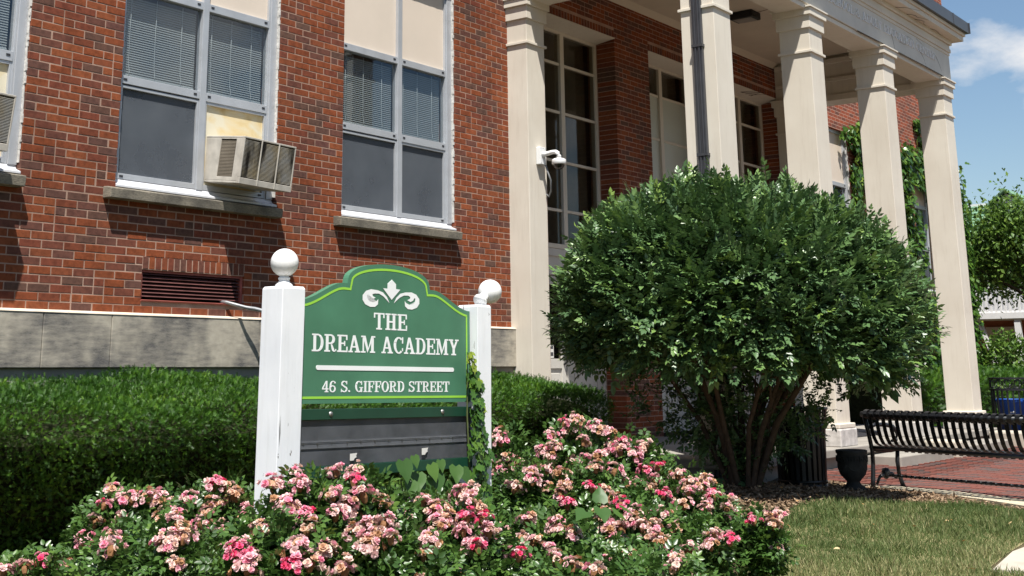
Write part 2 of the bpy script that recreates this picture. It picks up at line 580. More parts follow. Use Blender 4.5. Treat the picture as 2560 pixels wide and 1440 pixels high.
class MB:
    """collects shapes into one mesh"""
    def __init__(self):
        self.v, self.f, self.s, self.cut = [], [], [], []

    def add(self, vs, fs, smooth=False):
        n = len(self.v)
        self.cut.append((n, len(self.f)))
        self.v += [tuple(p) for p in vs]
        self.f += [tuple(i+n for i in q) for q in fs]
        self.s += [smooth]*len(fs)
        return self

    def box(self, x0, x1, y0, y1, z0, z1, R=None, c=None):
        vs = [(x0, y0, z0), (x1, y0, z0), (x1, y1, z0), (x0, y1, z0), (x0, y0, z1), (x1, y0, z1), (x1, y1, z1), (x0, y1, z1)]
        if R is not None:
            vs = [tuple(R @ Vector(p) + (c or Vector())) for p in vs]
        return self.add(vs, [(0, 3, 2, 1), (4, 5, 6, 7), (0, 1, 5, 4), (1, 2, 6, 5), (2, 3, 7, 6), (3, 0, 4, 7)])

    def prism(self, poly, y0, y1, T=None, flip=False):
        """polygon in (u,z), extruded along n from y0 to y1; T maps (u,n,z) to world"""
        T = T or (lambda u, n, z: (u, n, z))
        k = len(poly)
        vs = [T(u, y0, z) for u, z in poly] + [T(u, y1, z) for u, z in poly]
        fs = [tuple(range(k))[::-1], tuple(range(k, 2*k))] + [(i, (i+1) % k, (i+1) % k+k, i+k) for i in range(k)]
        return self.add(vs, fs)

    def tube(self, pts, r, seg=8, caps=True, smooth=True):
        pts = [Vector(p) for p in pts]
        rs = r if isinstance(r, (list, tuple)) else [r]*len(pts)
        rings = []
        ref = Vector((0.13, 0.27, 0.95)).normalized()
        for i, p in enumerate(pts):
            d = (pts[min(i+1, len(pts)-1)] - pts[max(i-1, 0)]).normalized()
            a = d.cross(ref)
            if a.length < 1e-3:
                a = d.cross(Vector((1, 0, 0)))
            a.normalize()
            b = d.cross(a)
            rings.append([p + (a*math.cos(t) + b*math.sin(t))*rs[i] for t in [2*math.pi*j/seg for j in range(seg)]])
        vs = [q for g in rings for q in g]
        fs = []
        for i in range(len(pts)-1):
            for j in range(seg):
                fs.append((i*seg+j, i*seg+(j+1) % seg, (i+1)*seg+(j+1) % seg, (i+1)*seg+j))
        self.add(vs, fs, smooth)
        if caps:
            n = len(self.v) - len(vs)
            self.f += [tuple(n+j for j in range(seg))[::-1], tuple(n+(len(pts)-1)*seg+j for j in range(seg))]
            self.s += [False, False]
        return self

    def lathe(self, prof, c, seg=24, R=None, smooth=True):
        """profile [(r,z)...] about the vertical through c"""
        c = Vector(c)
        vs = []
        for r, z in prof:
            for j in range(seg):
                t = 2*math.pi*j/seg
                p = Vector((r*math.cos(t), r*math.sin(t), z))
                vs.append((R @ p if R is not None else p) + c)
        fs = []
        for i in range(len(prof)-1):
            for j in range(seg):
                fs.append((i*seg+j, i*seg+(j+1) % seg, (i+1)*seg+(j+1) % seg, (i+1)*seg+j))
        return self.add(vs, fs, smooth)

    def build(self, name, mat, parent=None, bevel=0.0):
        me = make_mesh(name, self.v, self.f, mat)
        me.polygons.foreach_set('use_smooth', self.s)
        o = link(name, me, parent)
        if bevel:
            b = o.modifiers.new('bevel', 'BEVEL')
            b.width = bevel
            b.segments = 2
            b.limit_method = 'ANGLE'
        return o


    def build_each(self, name, mat, parent):
        """every shape added becomes an object of its own"""
        ends = self.cut[1:]+[(len(self.v), len(self.f))]
        for (v0, f0), (v1, f1) in zip(self.cut, ends):
            me = make_mesh(name, self.v[v0:v1], [tuple(i-v0 for i in f) for f in self.f[f0:f1]], mat)
            me.polygons.foreach_set('use_smooth', self.s[f0:f1])
            link(name, me, parent)


def box_part(name, mat, parent, x0, x1, y0, y1, z0, z1, bevel=0.0):
    return MB().box(x0, x1, y0, y1, z0, z1).build(name, mat, parent, bevel)


def frames(D, U):
    """unit axes from directions D (n,3) and rough up vectors U"""
    D = D/np.linalg.norm(D, axis=1, keepdims=True)
    X = np.cross(D, U)
    X /= np.linalg.norm(X, axis=1, keepdims=True)+1e-9
    Z = np.cross(X, D)
    return X, D, Z


def scatter(name, tv, tf, P, D, U, s, tone, mat, parent=None, tvar=None):
    """copies of one small template: local x across, y along D, z up"""
    X, Y, Z = frames(D, U)
    tv = np.asarray(tv, dtype=np.float64)
    V = P[:, None, :] + s[:, None, None]*(tv[None, :, 0:1]*X[:, None, :] + tv[None, :, 1:2]*Y[:, None, :] + tv[None, :, 2:3]*Z[:, None, :])
    n, k = len(P), len(tv)
    F = (np.asarray(tf)[None, :, :] + (np.arange(n)*k)[:, None, None]).reshape(-1, len(tf[0]))
    T = np.repeat(tone, k)
    if tvar is not None:
        T = T + np.tile(tvar, n)
    return fast_mesh(name, V.reshape(-1, 3), F, mat, T)


def unit(n, k=3):
    v = rng.normal(size=(n, k))
    return v/np.linalg.norm(v, axis=1, keepdims=True)


# ------------------------------------------------------------------ ground
def ground_sheet():
    xs = sorted(set([-600, -200, -80, -30, -10, 0] + [round(2+0.35*i, 3) for i in range(45)] + [19, 21, 24, 30, 40, 60, 120, 300, 900]))
    ys = sorted(set([-600, -200, -60, -20, -6, -2] + [round(0.35*i, 3) for i in range(26)] + [10, 12, 16, 24, 50, 120, 400, 900]))
    vs = [(x, y, ground_z(x, y)) for y in ys for x in xs]
    nx = len(xs)
    fs = [(j*nx+i, j*nx+i+1, (j+1)*nx+i+1, (j+1)*nx+i) for j in range(len(ys)-1) for i in range(nx-1)]
    return structure(link('ground', make_mesh('ground', vs, fs, M['soil'], True)))


ground_sheet()


def drape(name, poly, lift, mat, step=0.3):
    """sheet that follows the ground inside a polygon (plan view), clipped by bisecting a grid"""
    import bmesh
    bm = bmesh.new()
    x0, x1 = min(p[0] for p in poly), max(p[0] for p in poly)
    y0, y1 = min(p[1] for p in poly), max(p[1] for p in poly)
    vs = [bm.verts.new((p[0], p[1], 0)) for p in poly]
    bm.faces.new(vs)
    x = x0+step
    while x < x1:
        bmesh.ops.bisect_plane(bm, geom=bm.verts[:]+bm.edges[:]+bm.faces[:], plane_co=(x, 0, 0), plane_no=(1, 0, 0))
        x += step
    y = y0+step
    while y < y1:
        bmesh.ops.bisect_plane(bm, geom=bm.verts[:]+bm.edges[:]+bm.faces[:], plane_co=(0, y, 0), plane_no=(0, 1, 0))
        y += step
    for v in bm.verts:
        v.co.z = ground_z(v.co.x, v.co.y)+lift
    me = bpy.data.meshes.new(name)
    bm.to_mesh(me)
    bm.free()
    me.materials.append(mat)
    return structure(link(name, me))


LAWN = [(2.0, 0.2), (8.9, 0.35), (8.5, 1.6), (8.22, 2.50), (9.12, 2.62), (11.3, 2.80), (11.75, 3.18), (11.9, 3.6), (11.5, 4.0), (10.95, 4.38), (10.2, 4.55), (9.3, 4.38), (8.0, 3.90), (6.9, 3.48), (5.9, 2.95), (4.0, 2.2), (2.0, 1.6)]
drape('lawn', LAWN, 0.004, M['turf'])
KERB_N = [(12.92, 5.05), (12.89, 4.84), (12.70, 4.29), (12.36, 3.75), (11.97, 3.26), (11.3, 2.62), (10.3, 1.85)]
KERB_F = [(13.15, 5.01), (13.16, 4.76), (12.98, 4.16), (12.63, 3.59), (12.24, 3.08), (11.54, 2.43), (10.48, 1.67)]


def strip(name, A, B, z0, z1, mat):
    vs, fs = [], []
    for a, b in zip(A, B):
        vs += [(a[0], a[1], z0), (a[0], a[1], z1), (b[0], b[1], z1), (b[0], b[1], z0)]
    for i in range(len(A)-1):
        o = 4*i
        fs += [(o, o+4, o+5, o+1), (o+1, o+5, o+6, o+2), (o+2, o+6, o+7, o+3)]
    fs += [(0, 1, 2, 3), (len(vs)-1, len(vs)-2, len(vs)-3, len(vs)-4)]
    return structure(link(name, make_mesh(name, vs, fs, mat)))


strip('kerb', KERB_N, KERB_F, G0-0.1, G0+0.032, M['kerb'])
# concrete walk in the near right corner
wk = MB().add([(9.12, 2.585, G0+0.02), (8.25, 2.465, G0+0.02), (8.53, 1.5, G0+0.02), (8.95, 0.2, G0+0.02), (30, 0.2, G0+0.02), (30, 1.2, G0+0.02), (10.4, 1.7, G0+0.02), (11.33, 2.56, G0+0.02)]
              + [(9.12, 2.585, G0-0.1), (8.25, 2.465, G0-0.1), (8.53, 1.5, G0-0.1), (8.95, 0.2, G0-0.1), (30, 0.2, G0-0.1), (30, 1.2, G0-0.1), (10.4, 1.7, G0-0.1), (11.33, 2.56, G0-0.1)],
              [(0, 1, 2, 3, 4, 5, 6, 7)] + [(i, i+8, (i+1) % 8+8, (i+1) % 8) for i in range(8)])
structure(wk.build('concrete_walk', M['concrete']))

# brick paving between the kerb and the porch
PAVE = [(13.16, 5.05), (13.17, 4.76), (12.99, 4.16), (12.64, 3.59), (12.25, 3.08), (11.55, 2.43), (10.49, 1.69), (30, 1.25), (30, 7.2), (21.0, 7.2), (21.0, 5.9), (12.7, 5.9)]
pav = drape('brick_paving', PAVE, 0.006, M['paver_joint'])


def inside(x, y, poly):
    r = False
    j = len(poly)-1
    for i in range(len(poly)):
        xi, yi = poly[i]
        xj, yj = poly[j]
        if (yi > y) != (yj > y) and x < (xj-xi)*(y-yi)/(yj-yi)+xi:
            r = not r
        j = i
    return r


def pavers():
    vs, fs, tn, single = [], [], [], []
    a, b = 0.2, 0.1
    for i in range(-60, 260):
        for j in range(-10, 130):
            x = 10+i*b+rnd.uniform(-.001, .001)
            y = 0.5+j*a+(b if i % 2 else 0)
            if not (10.2 < x < 26 and 1.5 < y < 7.1):
                continue
            if not all(inside(x+dx, y+dy, PAVE) for dx in (-.05, .05) for dy in (-.1, .1)):
                continue
            z = ground_z(x, y)+0.006
            t = rnd.random()
            h = 0.010+rnd.uniform(-0.002, 0.002)
            q = [(x-.046, y-.096), (x+.046, y-.096), (x+.046, y+.096), (x-.046, y+.096)]
            if 12.8 < x < 14.3 and 3.4 < y < 5.8 and len(single) < 220:
                single.append((x, y, z, h, t))
                continue
            n = len(vs)
            vs += [(u, v, z) for u, v in q]+[(u, v, z+h) for u, v in q]
            fs += [(n+4, n+5, n+6, n+7), (n, n+1, n+5, n+4), (n+1, n+2, n+6, n+5), (n+2, n+3, n+7, n+6), (n+3, n, n+4, n+7)]
            tn += [t]*8
    stuff(link('paving_bricks', make_mesh('paving_bricks', vs, fs, M['paver'], False, tn), pav))
    kinds = []
    for q in range(10):
        t = (q+0.5)/10
        p = [(-.046, -.096), (.046, -.096), (.046, .096), (-.046, .096)]
        kinds.append(make_mesh('paving_brick', [(u, v, 0) for u, v in p]+[(u, v, .011) for u, v in p],
                               [(4, 5, 6, 7), (0, 1, 5, 4), (1, 2, 6, 5), (2, 3, 7, 6), (3, 0, 4, 7)], M['paver'], False, [t]*8))
    for x, y, z, h, t in single:
        link('paving_brick', kinds[int(t*10) % 10], pav, (x, y, z+h-.011))


pavers()


# ------------------------------------------------------------------ brick building
WY = 8.75                    # front of the brickwork
GY = 8.835                   # window plane
CO, Z0B = 0.0680, 0.466      # course height, top of the stone base
bld = thing('brick_building', 'red and brown brick school building with tall aluminium windows and stone base', 'building', (16, 9.5, G0))
WIN = [(3.67, 5.52), (6.42, 8.27), (9.17, 11.02)]
ENT = [(12.85, 14.58), (15.51, 17.24), (18.16, 19.89)]
HEAD = 4.32
EHEAD = 4.47
VENT = (6.745, 7.895, 0.57, 0.835)


def wall_blocks():
    m = MB()
    y0, y1 = WY+0.0025, 9.06
    m.box(2.0, VENT[0]-.004, y0, y1, -1.3, 1.45)
    m.box(VENT[0]-.004, VENT[1]+.004, y0, y1, -1.3, VENT[2])
    m.box(VENT[0]-.004, VENT[1]+.004, y0, y1, VENT[3], 1.45)
    m.box(VENT[1]+.004, 12.30, y0, y1, -1.3, 1.45)
    for a, b in ((2.0, 3.668), (5.522, 6.418), (8.272, 9.168), (11.022, 12.30)):
        m.box(a, b, y0, y1, 1.45, HEAD)
    m.box(2.0, 12.30, y0, y1, HEAD, 5.4)
    e0, e1 = y0, 9.20
    for a, b in ((12.30, 12.85), (14.582, 15.508), (17.242, 18.158), (19.892, 20.6)):
        m.box(a, b, e0, e1, -1.3, EHEAD)
    m.box(12.30, 20.6, e0, e1, EHEAD, 5.4)
    return m.build('wall', M['mortar'], bld)


wall = wall_blocks()
upper = MB()
upper.box(2.0, 29.6, WY, 9.1, 5.4, 9.5)
for a, b, c, d in ((20.6, 21.1, -1.3, 5.4), (21.1, 22.95, -1.3, 1.45), (21.1, 22.95, HEAD, 5.4), (22.95, 26.4, -1.3, 5.4), (26.4, 28.25, -1.3, 1.45), (26.4, 28.25, HEAD, 5.4), (28.25, 29.6, -1.3, 5.4)):
    upper.box(a, b, WY, 9.1, c, d)
upper.box(29.3, 29.6, 9.1, 24, -1.3, 9.5)
upper.box(2.0, 2.3, 9.1, 24, -1.3, 9.5)
upper.box(2.0, 29.6, 23.7, 24, -1.3, 9.5)
upper.build('wall', M['brick_far'], bld)
MB().box(1.9, 29.7, 8.65, 24.1, 9.5, 9.75).build('roof', M['gutter'], bld)
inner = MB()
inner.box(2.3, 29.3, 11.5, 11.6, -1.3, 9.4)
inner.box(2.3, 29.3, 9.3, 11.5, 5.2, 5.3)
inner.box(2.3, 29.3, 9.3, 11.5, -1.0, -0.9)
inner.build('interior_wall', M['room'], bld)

BRICKS = []        # xa, xb, za, zb, tone


def rnd_tone():
    r = rnd.random()
    if r < 0.50:
        return rnd.uniform(0.0, 0.42)
    if r < 0.68:
        return rnd.uniform(0.42, 0.62)
    return rnd.uniform(0.62, 1.0)


def course_row(xa, xb, za, k, out):
    L, H, J = 0.1935, 0.0920, 0.0100
    x = xa
    first, pair = True, 0
    while x < xb-0.02:
        if first and k % 2:
            ln = H
        elif pair:
            ln, pair = H, 0
        elif rnd.random() < 0.06:
            ln, pair = H, 1
        else:
            ln = L
        first = False
        e = min(x+ln, xb)
        if xb-e < 0.055:
            e = xb
        out.append((x, e, za, za+CO-J, rnd_tone()))
        x = e+J


def brickwork(regions, ztop, skip=()):
    out = []
    k = 0
    while Z0B+k*CO < ztop:
        za = Z0B+k*CO+0.004
        for (xa, xb, zl, zh) in regions:
            if zl-0.001 <= za < zh-0.02:
                row = []
                course_row(xa, xb, za, k, row)
                for b in row:
                    segs = [(b[0], b[1])]
                    for (sa, sb, sz0, sz1) in skip:
                        if b[3] > sz0+.004 and b[2] < sz1-.004:
                            ns = []
                            for (p, q) in segs:
                                if q <= sa or p >= sb:
                                    ns.append((p, q))
                                else:
                                    if p < sa-.02:
                                        ns.append((p, sa))
                                    if q > sb+.02:
                                        ns.append((sb, q))
                            segs = ns
                    out += [(p, q, b[2], b[3], b[4]) for p, q in segs if q-p > 0.02]
        k += 1
    return out


left = brickwork([(2.2, 12.08, 0.0, 1.42), (5.52, 6.42, 1.42, HEAD), (8.27, 9.17, 1.42, HEAD), (11.02, 12.08, 1.42, HEAD), (2.2, 3.67, 1.42, HEAD), (2.2, 12.08, HEAD, 5.4)], 5.35,
                 [(VENT[0], VENT[1], VENT[2], VENT[3]+0.115)]+[(a, b, HEAD-.02, HEAD+0.11) for a, b in WIN])
entry = brickwork([(12.32, 12.85, -2, EHEAD), (14.58, 15.51, -2, EHEAD), (17.24, 18.16, -2, EHEAD), (19.89, 20.58, -2, EHEAD), (12.32, 20.58, EHEAD, 5.4)], 5.35, [(a, b, EHEAD-.02, EHEAD+0.112) for a, b in ENT])
low = []
k = 1
while Z0B-k*CO > -0.95:
    for a, b in ((12.32, 12.85), (14.58, 15.51), (17.24, 18.16), (19.89, 20.58)):
        course_row(a, b, Z0B-k*CO+.004, k, low)
    k += 1
entry += low
rowlocks = []
for (a, b, z, h) in [(VENT[0], VENT[1], VENT[3]+.006, 0.103)]+[(a, b, EHEAD+.004, 0.100) for a, b in ENT]+[(a, b, HEAD+.004, 0.10) for a, b in WIN]:
    n = int(round((b-a)/0.0685))
    w_ = (b-a)/n
    rowlocks += [(a+i*w_+.005, a+(i+1)*w_-.005, z, z+h, rnd.uniform(0.2, 0.85)) for i in range(n)]


def brick_geo(b, depth):
    xa, xb, za, zb, t = b
    y = WY+rnd.uniform(-0.0012, 0.0012)
    e = 0.0022
    return ([(xa+e, y, za+e), (xb-e, y, za+e), (xb-e, y, zb-e), (xa+e, y, zb-e),
             (xa, y+e, za), (xb, y+e, za), (xb, y+e, zb), (xa, y+e, zb),
             (xa, y+depth, za), (xb, y+depth, za), (xb, y+depth, zb), (xa, y+depth, zb)],
            [(0, 1, 2, 3), (4, 5, 1, 0), (5, 6, 2, 1), (6, 7, 3, 2), (7, 4, 0, 3), (8, 9, 5, 4), (9, 10, 6, 5), (10, 11, 7, 6), (11, 8, 4, 7)])


# the bricks that show largest stand alone
vis = sorted([b for b in left if 5.50 < b[0] and 0.45 < b[2] < 2.75 and (b[0] > 5.5)], key=lambda b: b[0]**2 + (b[2]-1.4)**2*2)
single = set(vis[:284])
cache = {}
for b in single:
    key = (round((b[1]-b[0])*100), int(b[4]*11.99))
    if key not in cache:
        ln = b[1]-b[0]
        vs, fs = brick_geo((0, ln, 0, b[3]-b[2], 0), 0.085)
        vs = [(x, y-WY, z) for x, y, z in vs]
        cache[key] = make_mesh('brick', vs, fs, M['brick'], False, [(key[1]+.5)/12]*12)
    link('brick', cache[key], wall, (b[0], WY+rnd.uniform(-.001, .001), b[2]))
for b in rowlocks[:17]:
    vs, fs = brick_geo(b, 0.05)
    link('brick', make_mesh('brick', vs, fs, M['brick'], False, [b[4]]*12), wall)
vs, fs, tn = [], [], []
for b in [b for b in left if b not in single]+entry+rowlocks[17:]:
    p, q = brick_geo(b, 0.085 if b[0] < 12.2 else 0.29)
    n = len(vs)
    vs += p
    fs += [tuple(i+n for i in f) for f in q]
    tn += [b[4]]*12
stuff(link('bricks', make_mesh('bricks', vs, fs, M['brick'], False, tn), wall))

# stone base course, block by block
sx = [2.2, 3.35, 4.6, 5.78, 6.42, 8.05, 9.3, 10.9, 12.31]
for i in range(len(sx)-1):
    box_part('stone_block', M['limestone'], bld, sx[i]+.0025, sx[i+1]-.0025, 8.685, 8.80, 0.022, 0.452, 0.006)
m = MB()
for a, b in ((2.2, 6.0), (6.0, 9.2), (9.2, 12.31)):
    m.prism([(8.68, 0.447), (8.685, 0.456), (8.748, 0.470), (8.80, 0.470), (8.80, 0.447)], a+.002, b-.002, lambda u, n, z: (n, u, z))
m.build('stone_ledge', M['limestone_bevel_lit'], bld)
MB().box(2.2, 12.3, 8.72, 8.80, -1.3, 0.02).build('foundation', M['slab'], bld)

# louvred crawl-space vent
vt = MB()
vt.box(VENT[0], VENT[1], 8.77, 8.84, VENT[3]-.022, VENT[3])
vt.box(VENT[1]-.028, VENT[1], 8.77, 8.84, VENT[2]+.02, VENT[3]-.022)
vt.box(VENT[0], VENT[0]+.02, 8.77, 8.84, VENT[2]+.02, VENT[3]-.022)
vt.prism([(8.742, VENT[2]-.004), (8.735, VENT[2]+.008), (8.84, VENT[2]+.022), (8.84, VENT[2]-.004)], VENT[0]-.004, VENT[1]+.004, lambda u, n, z: (n, u, z))
vent = vt.build('vent', M['vent_red'], bld)
for i in range(7):
    z = VENT[2]+.040+i*.031
    MB().prism([(8.775, z), (8.779, z+.006), (8.835, z+.034), (8.832, z+.028)], VENT[0]+.021, VENT[1]-.029, lambda u, n, z: (n, u, z)).build('slat', M['vent_dark'], vent)
MB().box(VENT[0]-.004, VENT[1]+.004, 8.90, 8.95, VENT[2]-.02, VENT[3]+.02).build('vent_back', M['ac_dark'], vent)


# ------------------------------------------------------------------ aluminium windows
def make_window(x0, x1, ac=False, y=GY, parent=bld, blinds=True):
    xm = x0+0.95*(x1-x0)/1.85
    zs = 1.50
    f = MB()
    f.box(x0+.006, x0+.05, y-.035, y+.05, 1.58, HEAD)
    f.box(x1-.085, x1-.006, y-.035, y+.05, 1.58, HEAD)
    f.box(x1-.105, x1-.085, y-.02, y+.05, 1.58, HEAD)
    f.box(xm-.036, xm+.036, y-.03, y+.05, 1.58, HEAD)
    f.box(x0+.05, xm-.036, y-.026, y+.05, 2.415, 2.487)
    f.box(xm+.036, x1-.105, y-.026, y+.05, 2.405, 2.487)
    f.box(x0+.05, xm-.036, y-.026, y+.05, 3.262, 3.337)
    f.box(xm+.036, x1-.105, y-.026, y+.05, 3.262, 3.337)
    f.box(x0+.05, x1-.105, y-.03, y+.05, HEAD-.06, HEAD)
    # sash rims of the lower lights
    for a, b in ((x0+.05, xm-.036), (xm+.036, x1-.105)):
        f.box(a, a+.022, y-.018, y+.045, 1.635, 2.405)
        f.box(b-.022, b, y-.018, y+.045, 1.635, 2.405)
        f.box(a+.022, b-.022, y-.018, y+.045, 2.378, 2.405)
        f.box(a, b, y-.02, y+.05, 1.585, 1.635)
    wn_ = f.build('window', M['alu'], parent, 0.003)
    s = MB()
    s.prism([(y-.10, 1.505), (y-.10, 1.525), (y-.035, 1.548), (y-.02, 1.58), (y+.05, 1.58), (y+.05, 1.505)], x0+.004, x1-.004, lambda u, n, z: (n, u, z))
    s.build('window_sill_trim', M['alu_light'], wn_, 0.003)
    xo = 0.055
    sill = MB().prism([(8.648, 1.395), (8.640, 1.478), (8.70, 1.492), (8.86, 1.503), (8.86, 1.395)], x0-.115, x1-.01, lambda u, n, z: (n, u, z))
    sill.build('stone_sill', M['sill'], wn_, 0.006)
    c = MB()
    for x_ in (x0+.085, xm-.09, xm+.075, x1-.15):
        for z_ in (3.305, 2.452):
            c.box(x_-.018, x_+.018, y-.030, y-.024, z_-.008, z_+.010)
    for x_ in (x0+.10, x1-.16):
        c.box(x_-.018, x_+.018, y-.026, y-.018, 1.603, 1.618)
    c.build_each('clip', M['clip'], wn_)
    k = MB()
    for i in range(26):
        z_ = 1.6+i*.105
        k.box(x1-.0065, x1-.001, y-.06-rnd.uniform(0, .012), y-.02, z_, z_+.108)
        if rnd.random() < .4:
            k.box(x1-.012, x1+.003, y-.072, y-.055, z_+rnd.uniform(0, .06), z_+.075)
    k.build('caulk_bead', M['caulk'], wn_)
    for a, b in ((x0+.05, xm-.036), (xm+.036, x1-.105)):
        MB().box(a, b, y+.008, y+.014, 3.337, HEAD-.06).build('panel', M['panel'], wn_)
        MB().box(a, b, y+.012, y+.016, 2.487, 3.262).build('pane', M['glass'], wn_)
    lo = [(x0+.072, xm-.058, M['screen'])]
    if ac:
        lo.append((xm+.058, x1-.127, M['stained']))
    else:
        lo.append((xm+.058, x1-.127, M['screen']))
    for a, b, mt in lo:
        MB().box(a, b, y+.006, y+.012, 1.635, 2.378).build('filler_panel' if mt is M['stained'] else 'insect_screen', mt, wn_)
    if blinds:
        for a, b, zb in ((x0+.06, xm-.05, 2.53), (xm+.05, x1-.12, 2.53 if ac else 1.66)):
            m_ = MB()
            n_ = int((3.24-zb)/.0215)
            tilt = rnd.uniform(1.0, 1.2)
            for i in range(n_):
                z_ = zb+i*(3.24-zb)/n_
                dy, dz = .012*math.cos(tilt), .012*math.sin(tilt)
                m_.add([(a, y+.06-dy, z_-dz), (b, y+.06-dy, z_-dz), (b, y+.06, z_+.0015), (a, y+.06, z_+.0015), (b, y+.06+dy, z_+dz), (a, y+.06+dy, z_+dz)], [(0, 1, 2, 3), (3, 2, 4, 5)])
            m_.box(a, b, y+.05, y+.07, zb-.025, zb-.011)
            stuff(m_.build('blind', M['blind'], wn_))
            m_ = MB()
            for q in (.12, .45, .80):
                xq = a+(b-a)*q
                m_.tube([(xq, y+.045, 3.25), (xq-.004, y+.043, 2.9), (xq, y+.045, 2.62), (xq+.012, y+.044, 2.55), (xq+.004, y+.044, 2.515)], .0022, 4)
            m_.build_each('blind_cord', M['cord'], wn_)
    return wn_


make_window(*WIN[0], ac=True)
make_window(*WIN[1], ac=True)
make_window(*WIN[2])
make_window(21.1, 22.95)
make_window(26.4, 28.25)


# ------------------------------------------------------------------ glyphs (slab serif), unit height
def arc(cx, cy, rx, ry, tx, ty, a0, a1, n=14):
    a0, a1 = math.radians(a0), math.radians(a1)
    o = [(cx+rx*math.cos(a0+(a1-a0)*i/n), cy+ry*math.sin(a0+(a1-a0)*i/n)) for i in range(n+1)]
    i_ = [(cx+(rx-tx)*math.cos(a0+(a1-a0)*i/n), cy+(ry-ty)*math.sin(a0+(a1-a0)*i/n)) for i in range(n+1)]
    return [[o[k], o[k+1], i_[k+1], i_[k]] for k in range(n)]


def rc(x0, y0, x1, y1):
    return [[(x0, y0), (x1, y0), (x1, y1), (x0, y1)]]


SW, TH, SE = 0.17, 0.10, 0.09       # stem, thin, serif height


def glyph(c):
    """polygons and advance width of one letter"""
    if c == 'T':
        return rc(.27, SE, .27+SW, 1-SE)+rc(.16, 0, .55, SE)+rc(0, 1-SE, .71, 1)+rc(0, .70, .08, 1-SE)+rc(.63, .70, .71, 1-SE), .71
    if c == 'H':
        return rc(.09, SE, .09+SW, 1-SE)+rc(.50, SE, .50+SW, 1-SE)+rc(0, 0, .35, SE)+rc(.41, 0, .76, SE)+rc(0, 1-SE, .35, 1)+rc(.41, 1-SE, .76, 1)+rc(.26, .45, .50, .55), .76
    if c == 'E':
        return rc(.09, SE, .09+SW, 1-SE)+rc(0, 0, .67, SE)+rc(0, 1-SE, .65, 1)+rc(.26, .46, .44, .55)+rc(.44, .36, .51, .65)+rc(.59, SE, .67, .32)+rc(.57, .70, .65, 1-SE), .68
    if c == 'F':
        return rc(.09, SE, .09+SW, 1-SE)+rc(0, 0, .40, SE)+rc(0, 1-SE, .64, 1)+rc(.26, .45, .44, .54)+rc(.44, .35, .51, .64)+rc(.56, .68, .64, 1-SE), .64
    if c == 'D':
        return rc(.09, SE, .09+SW, 1-SE)+rc(0, 0, .36, SE)+rc(0, 1-SE, .36, 1)+arc(.36, .5, .36, .5, SW, SE, -90, 90, 18), .73
    if c == 'R':
        return (rc(.09, SE, .09+SW, 1-SE)+rc(0, 0, .36, SE)+rc(0, 1-SE, .38, 1)+rc(.26, .44, .38, .53)+arc(.38, .72, .29, .28, SW, SE, -90, 90)
                + [[(.40, .45), (.50, .42), (.60, .20), (.46, .16)]]+arc(.62, .20, .16, .20, .15, .10, 180, 300, 8)+rc(.69, .06, .76, .16)), .77
    if c == 'A':
        return ([[(.30, 1), (.44, 1), (.20, SE), (.10, SE)], [(.31, 1), (.45, 1), (.72, SE), (.53, SE)]]+rc(.20, .28, .56, .37)+rc(0, 0, .29, SE)+rc(.43, 0, .79, SE)), .79
    if c == 'M':
        return (rc(.10, SE, .19, 1-SE)+rc(.68, SE, .68+SW, 1-SE)+[[(.10, 1), (.29, 1), (.50, .18), (.42, .0)], [(.85, 1), (.70, 1), (.42, .0), (.50, .18)]]
                + rc(0, 0, .29, SE)+rc(.60, 0, .94, SE)+rc(0, 1-SE, .22, 1)+rc(.74, 1-SE, .94, 1)), .95
    if c == 'C':
        return arc(.37, .5, .36, .51, SW, SE, 48, 312, 22)+rc(.60, .62, .68, 1.0)+rc(.60, .16, .67, .34), .70
    if c == 'G':
        return arc(.37, .5, .36, .51, SW, SE, 48, 300, 22)+rc(.60, .66, .67, 1.0)+rc(.52, 0, .52+SW, .40)+rc(.42, .37, .77, .45), .78
    if c == 'O':
        return arc(.37, .5, .37, .51, SW, SE, 0, 360, 28), .74
    if c == 'Y':
        return (rc(.29, SE, .29+SW, .46)+rc(.19, 0, .56, SE)+[[(.08, 1-SE), (.27, 1-SE), (.44, .44), (.29, .40)], [(.56, 1-SE), (.67, 1-SE), (.46, .40), (.34, .44)]]+rc(0, 1-SE, .33, 1)+rc(.48, 1-SE, .76, 1)), .76
    if c == 'S':
        return arc(.33, .74, .29, .27, .14, SE, 30, 225, 14)+arc(.33, .27, .31, .28, .15, SE, -150, 62, 16)+[[(.13, .58), (.24, .66), (.50, .46), (.42, .36)]]+rc(.53, .70, .60, 1)+rc(.02, 0, .09, .30), .66
    if c == 'I':
        return rc(.09, SE, .09+SW, 1-SE)+rc(0, 0, .35, SE)+rc(0, 1-SE, .35, 1), .35
    if c == '4':
        return rc(.34, SE, .34+.15, 1)+rc(.0, .24, .60, .34)+[[(.0, .34), (.12, .34), (.42, 1), (.36, 1)]]+rc(.24, 0, .59, SE), .62
    if c == '6':
        return arc(.30, .30, .30, .31, .14, SE, 0, 360, 22)+[[(.0, .30), (.14, .30), (.16, .62), (.03, .58)]]+arc(.34, .56, .31, .45, .14, SE, 62, 178, 12)+rc(.44, .78, .57, .92), .62
    if c == '.':
        return arc(.09, .09, .09, .09, .089, .089, 0, 360, 10), .2
    if c == 'L':
        return rc(.09, SE, .09+SW, 1-SE)+rc(0, 0, .64, SE)+rc(0, 1-SE, .36, 1)+rc(.56, SE, .64, .36), .65
    if c == 'U':
        return rc(.09, .3, .09+SW, 1-SE)+rc(.53, .3, .62, 1-SE)+rc(0, 1-SE, .35, 1)+rc(.42, 1-SE, .73, 1)+arc(.355, .31, .265, .32, .12, SE, 180, 360), .74
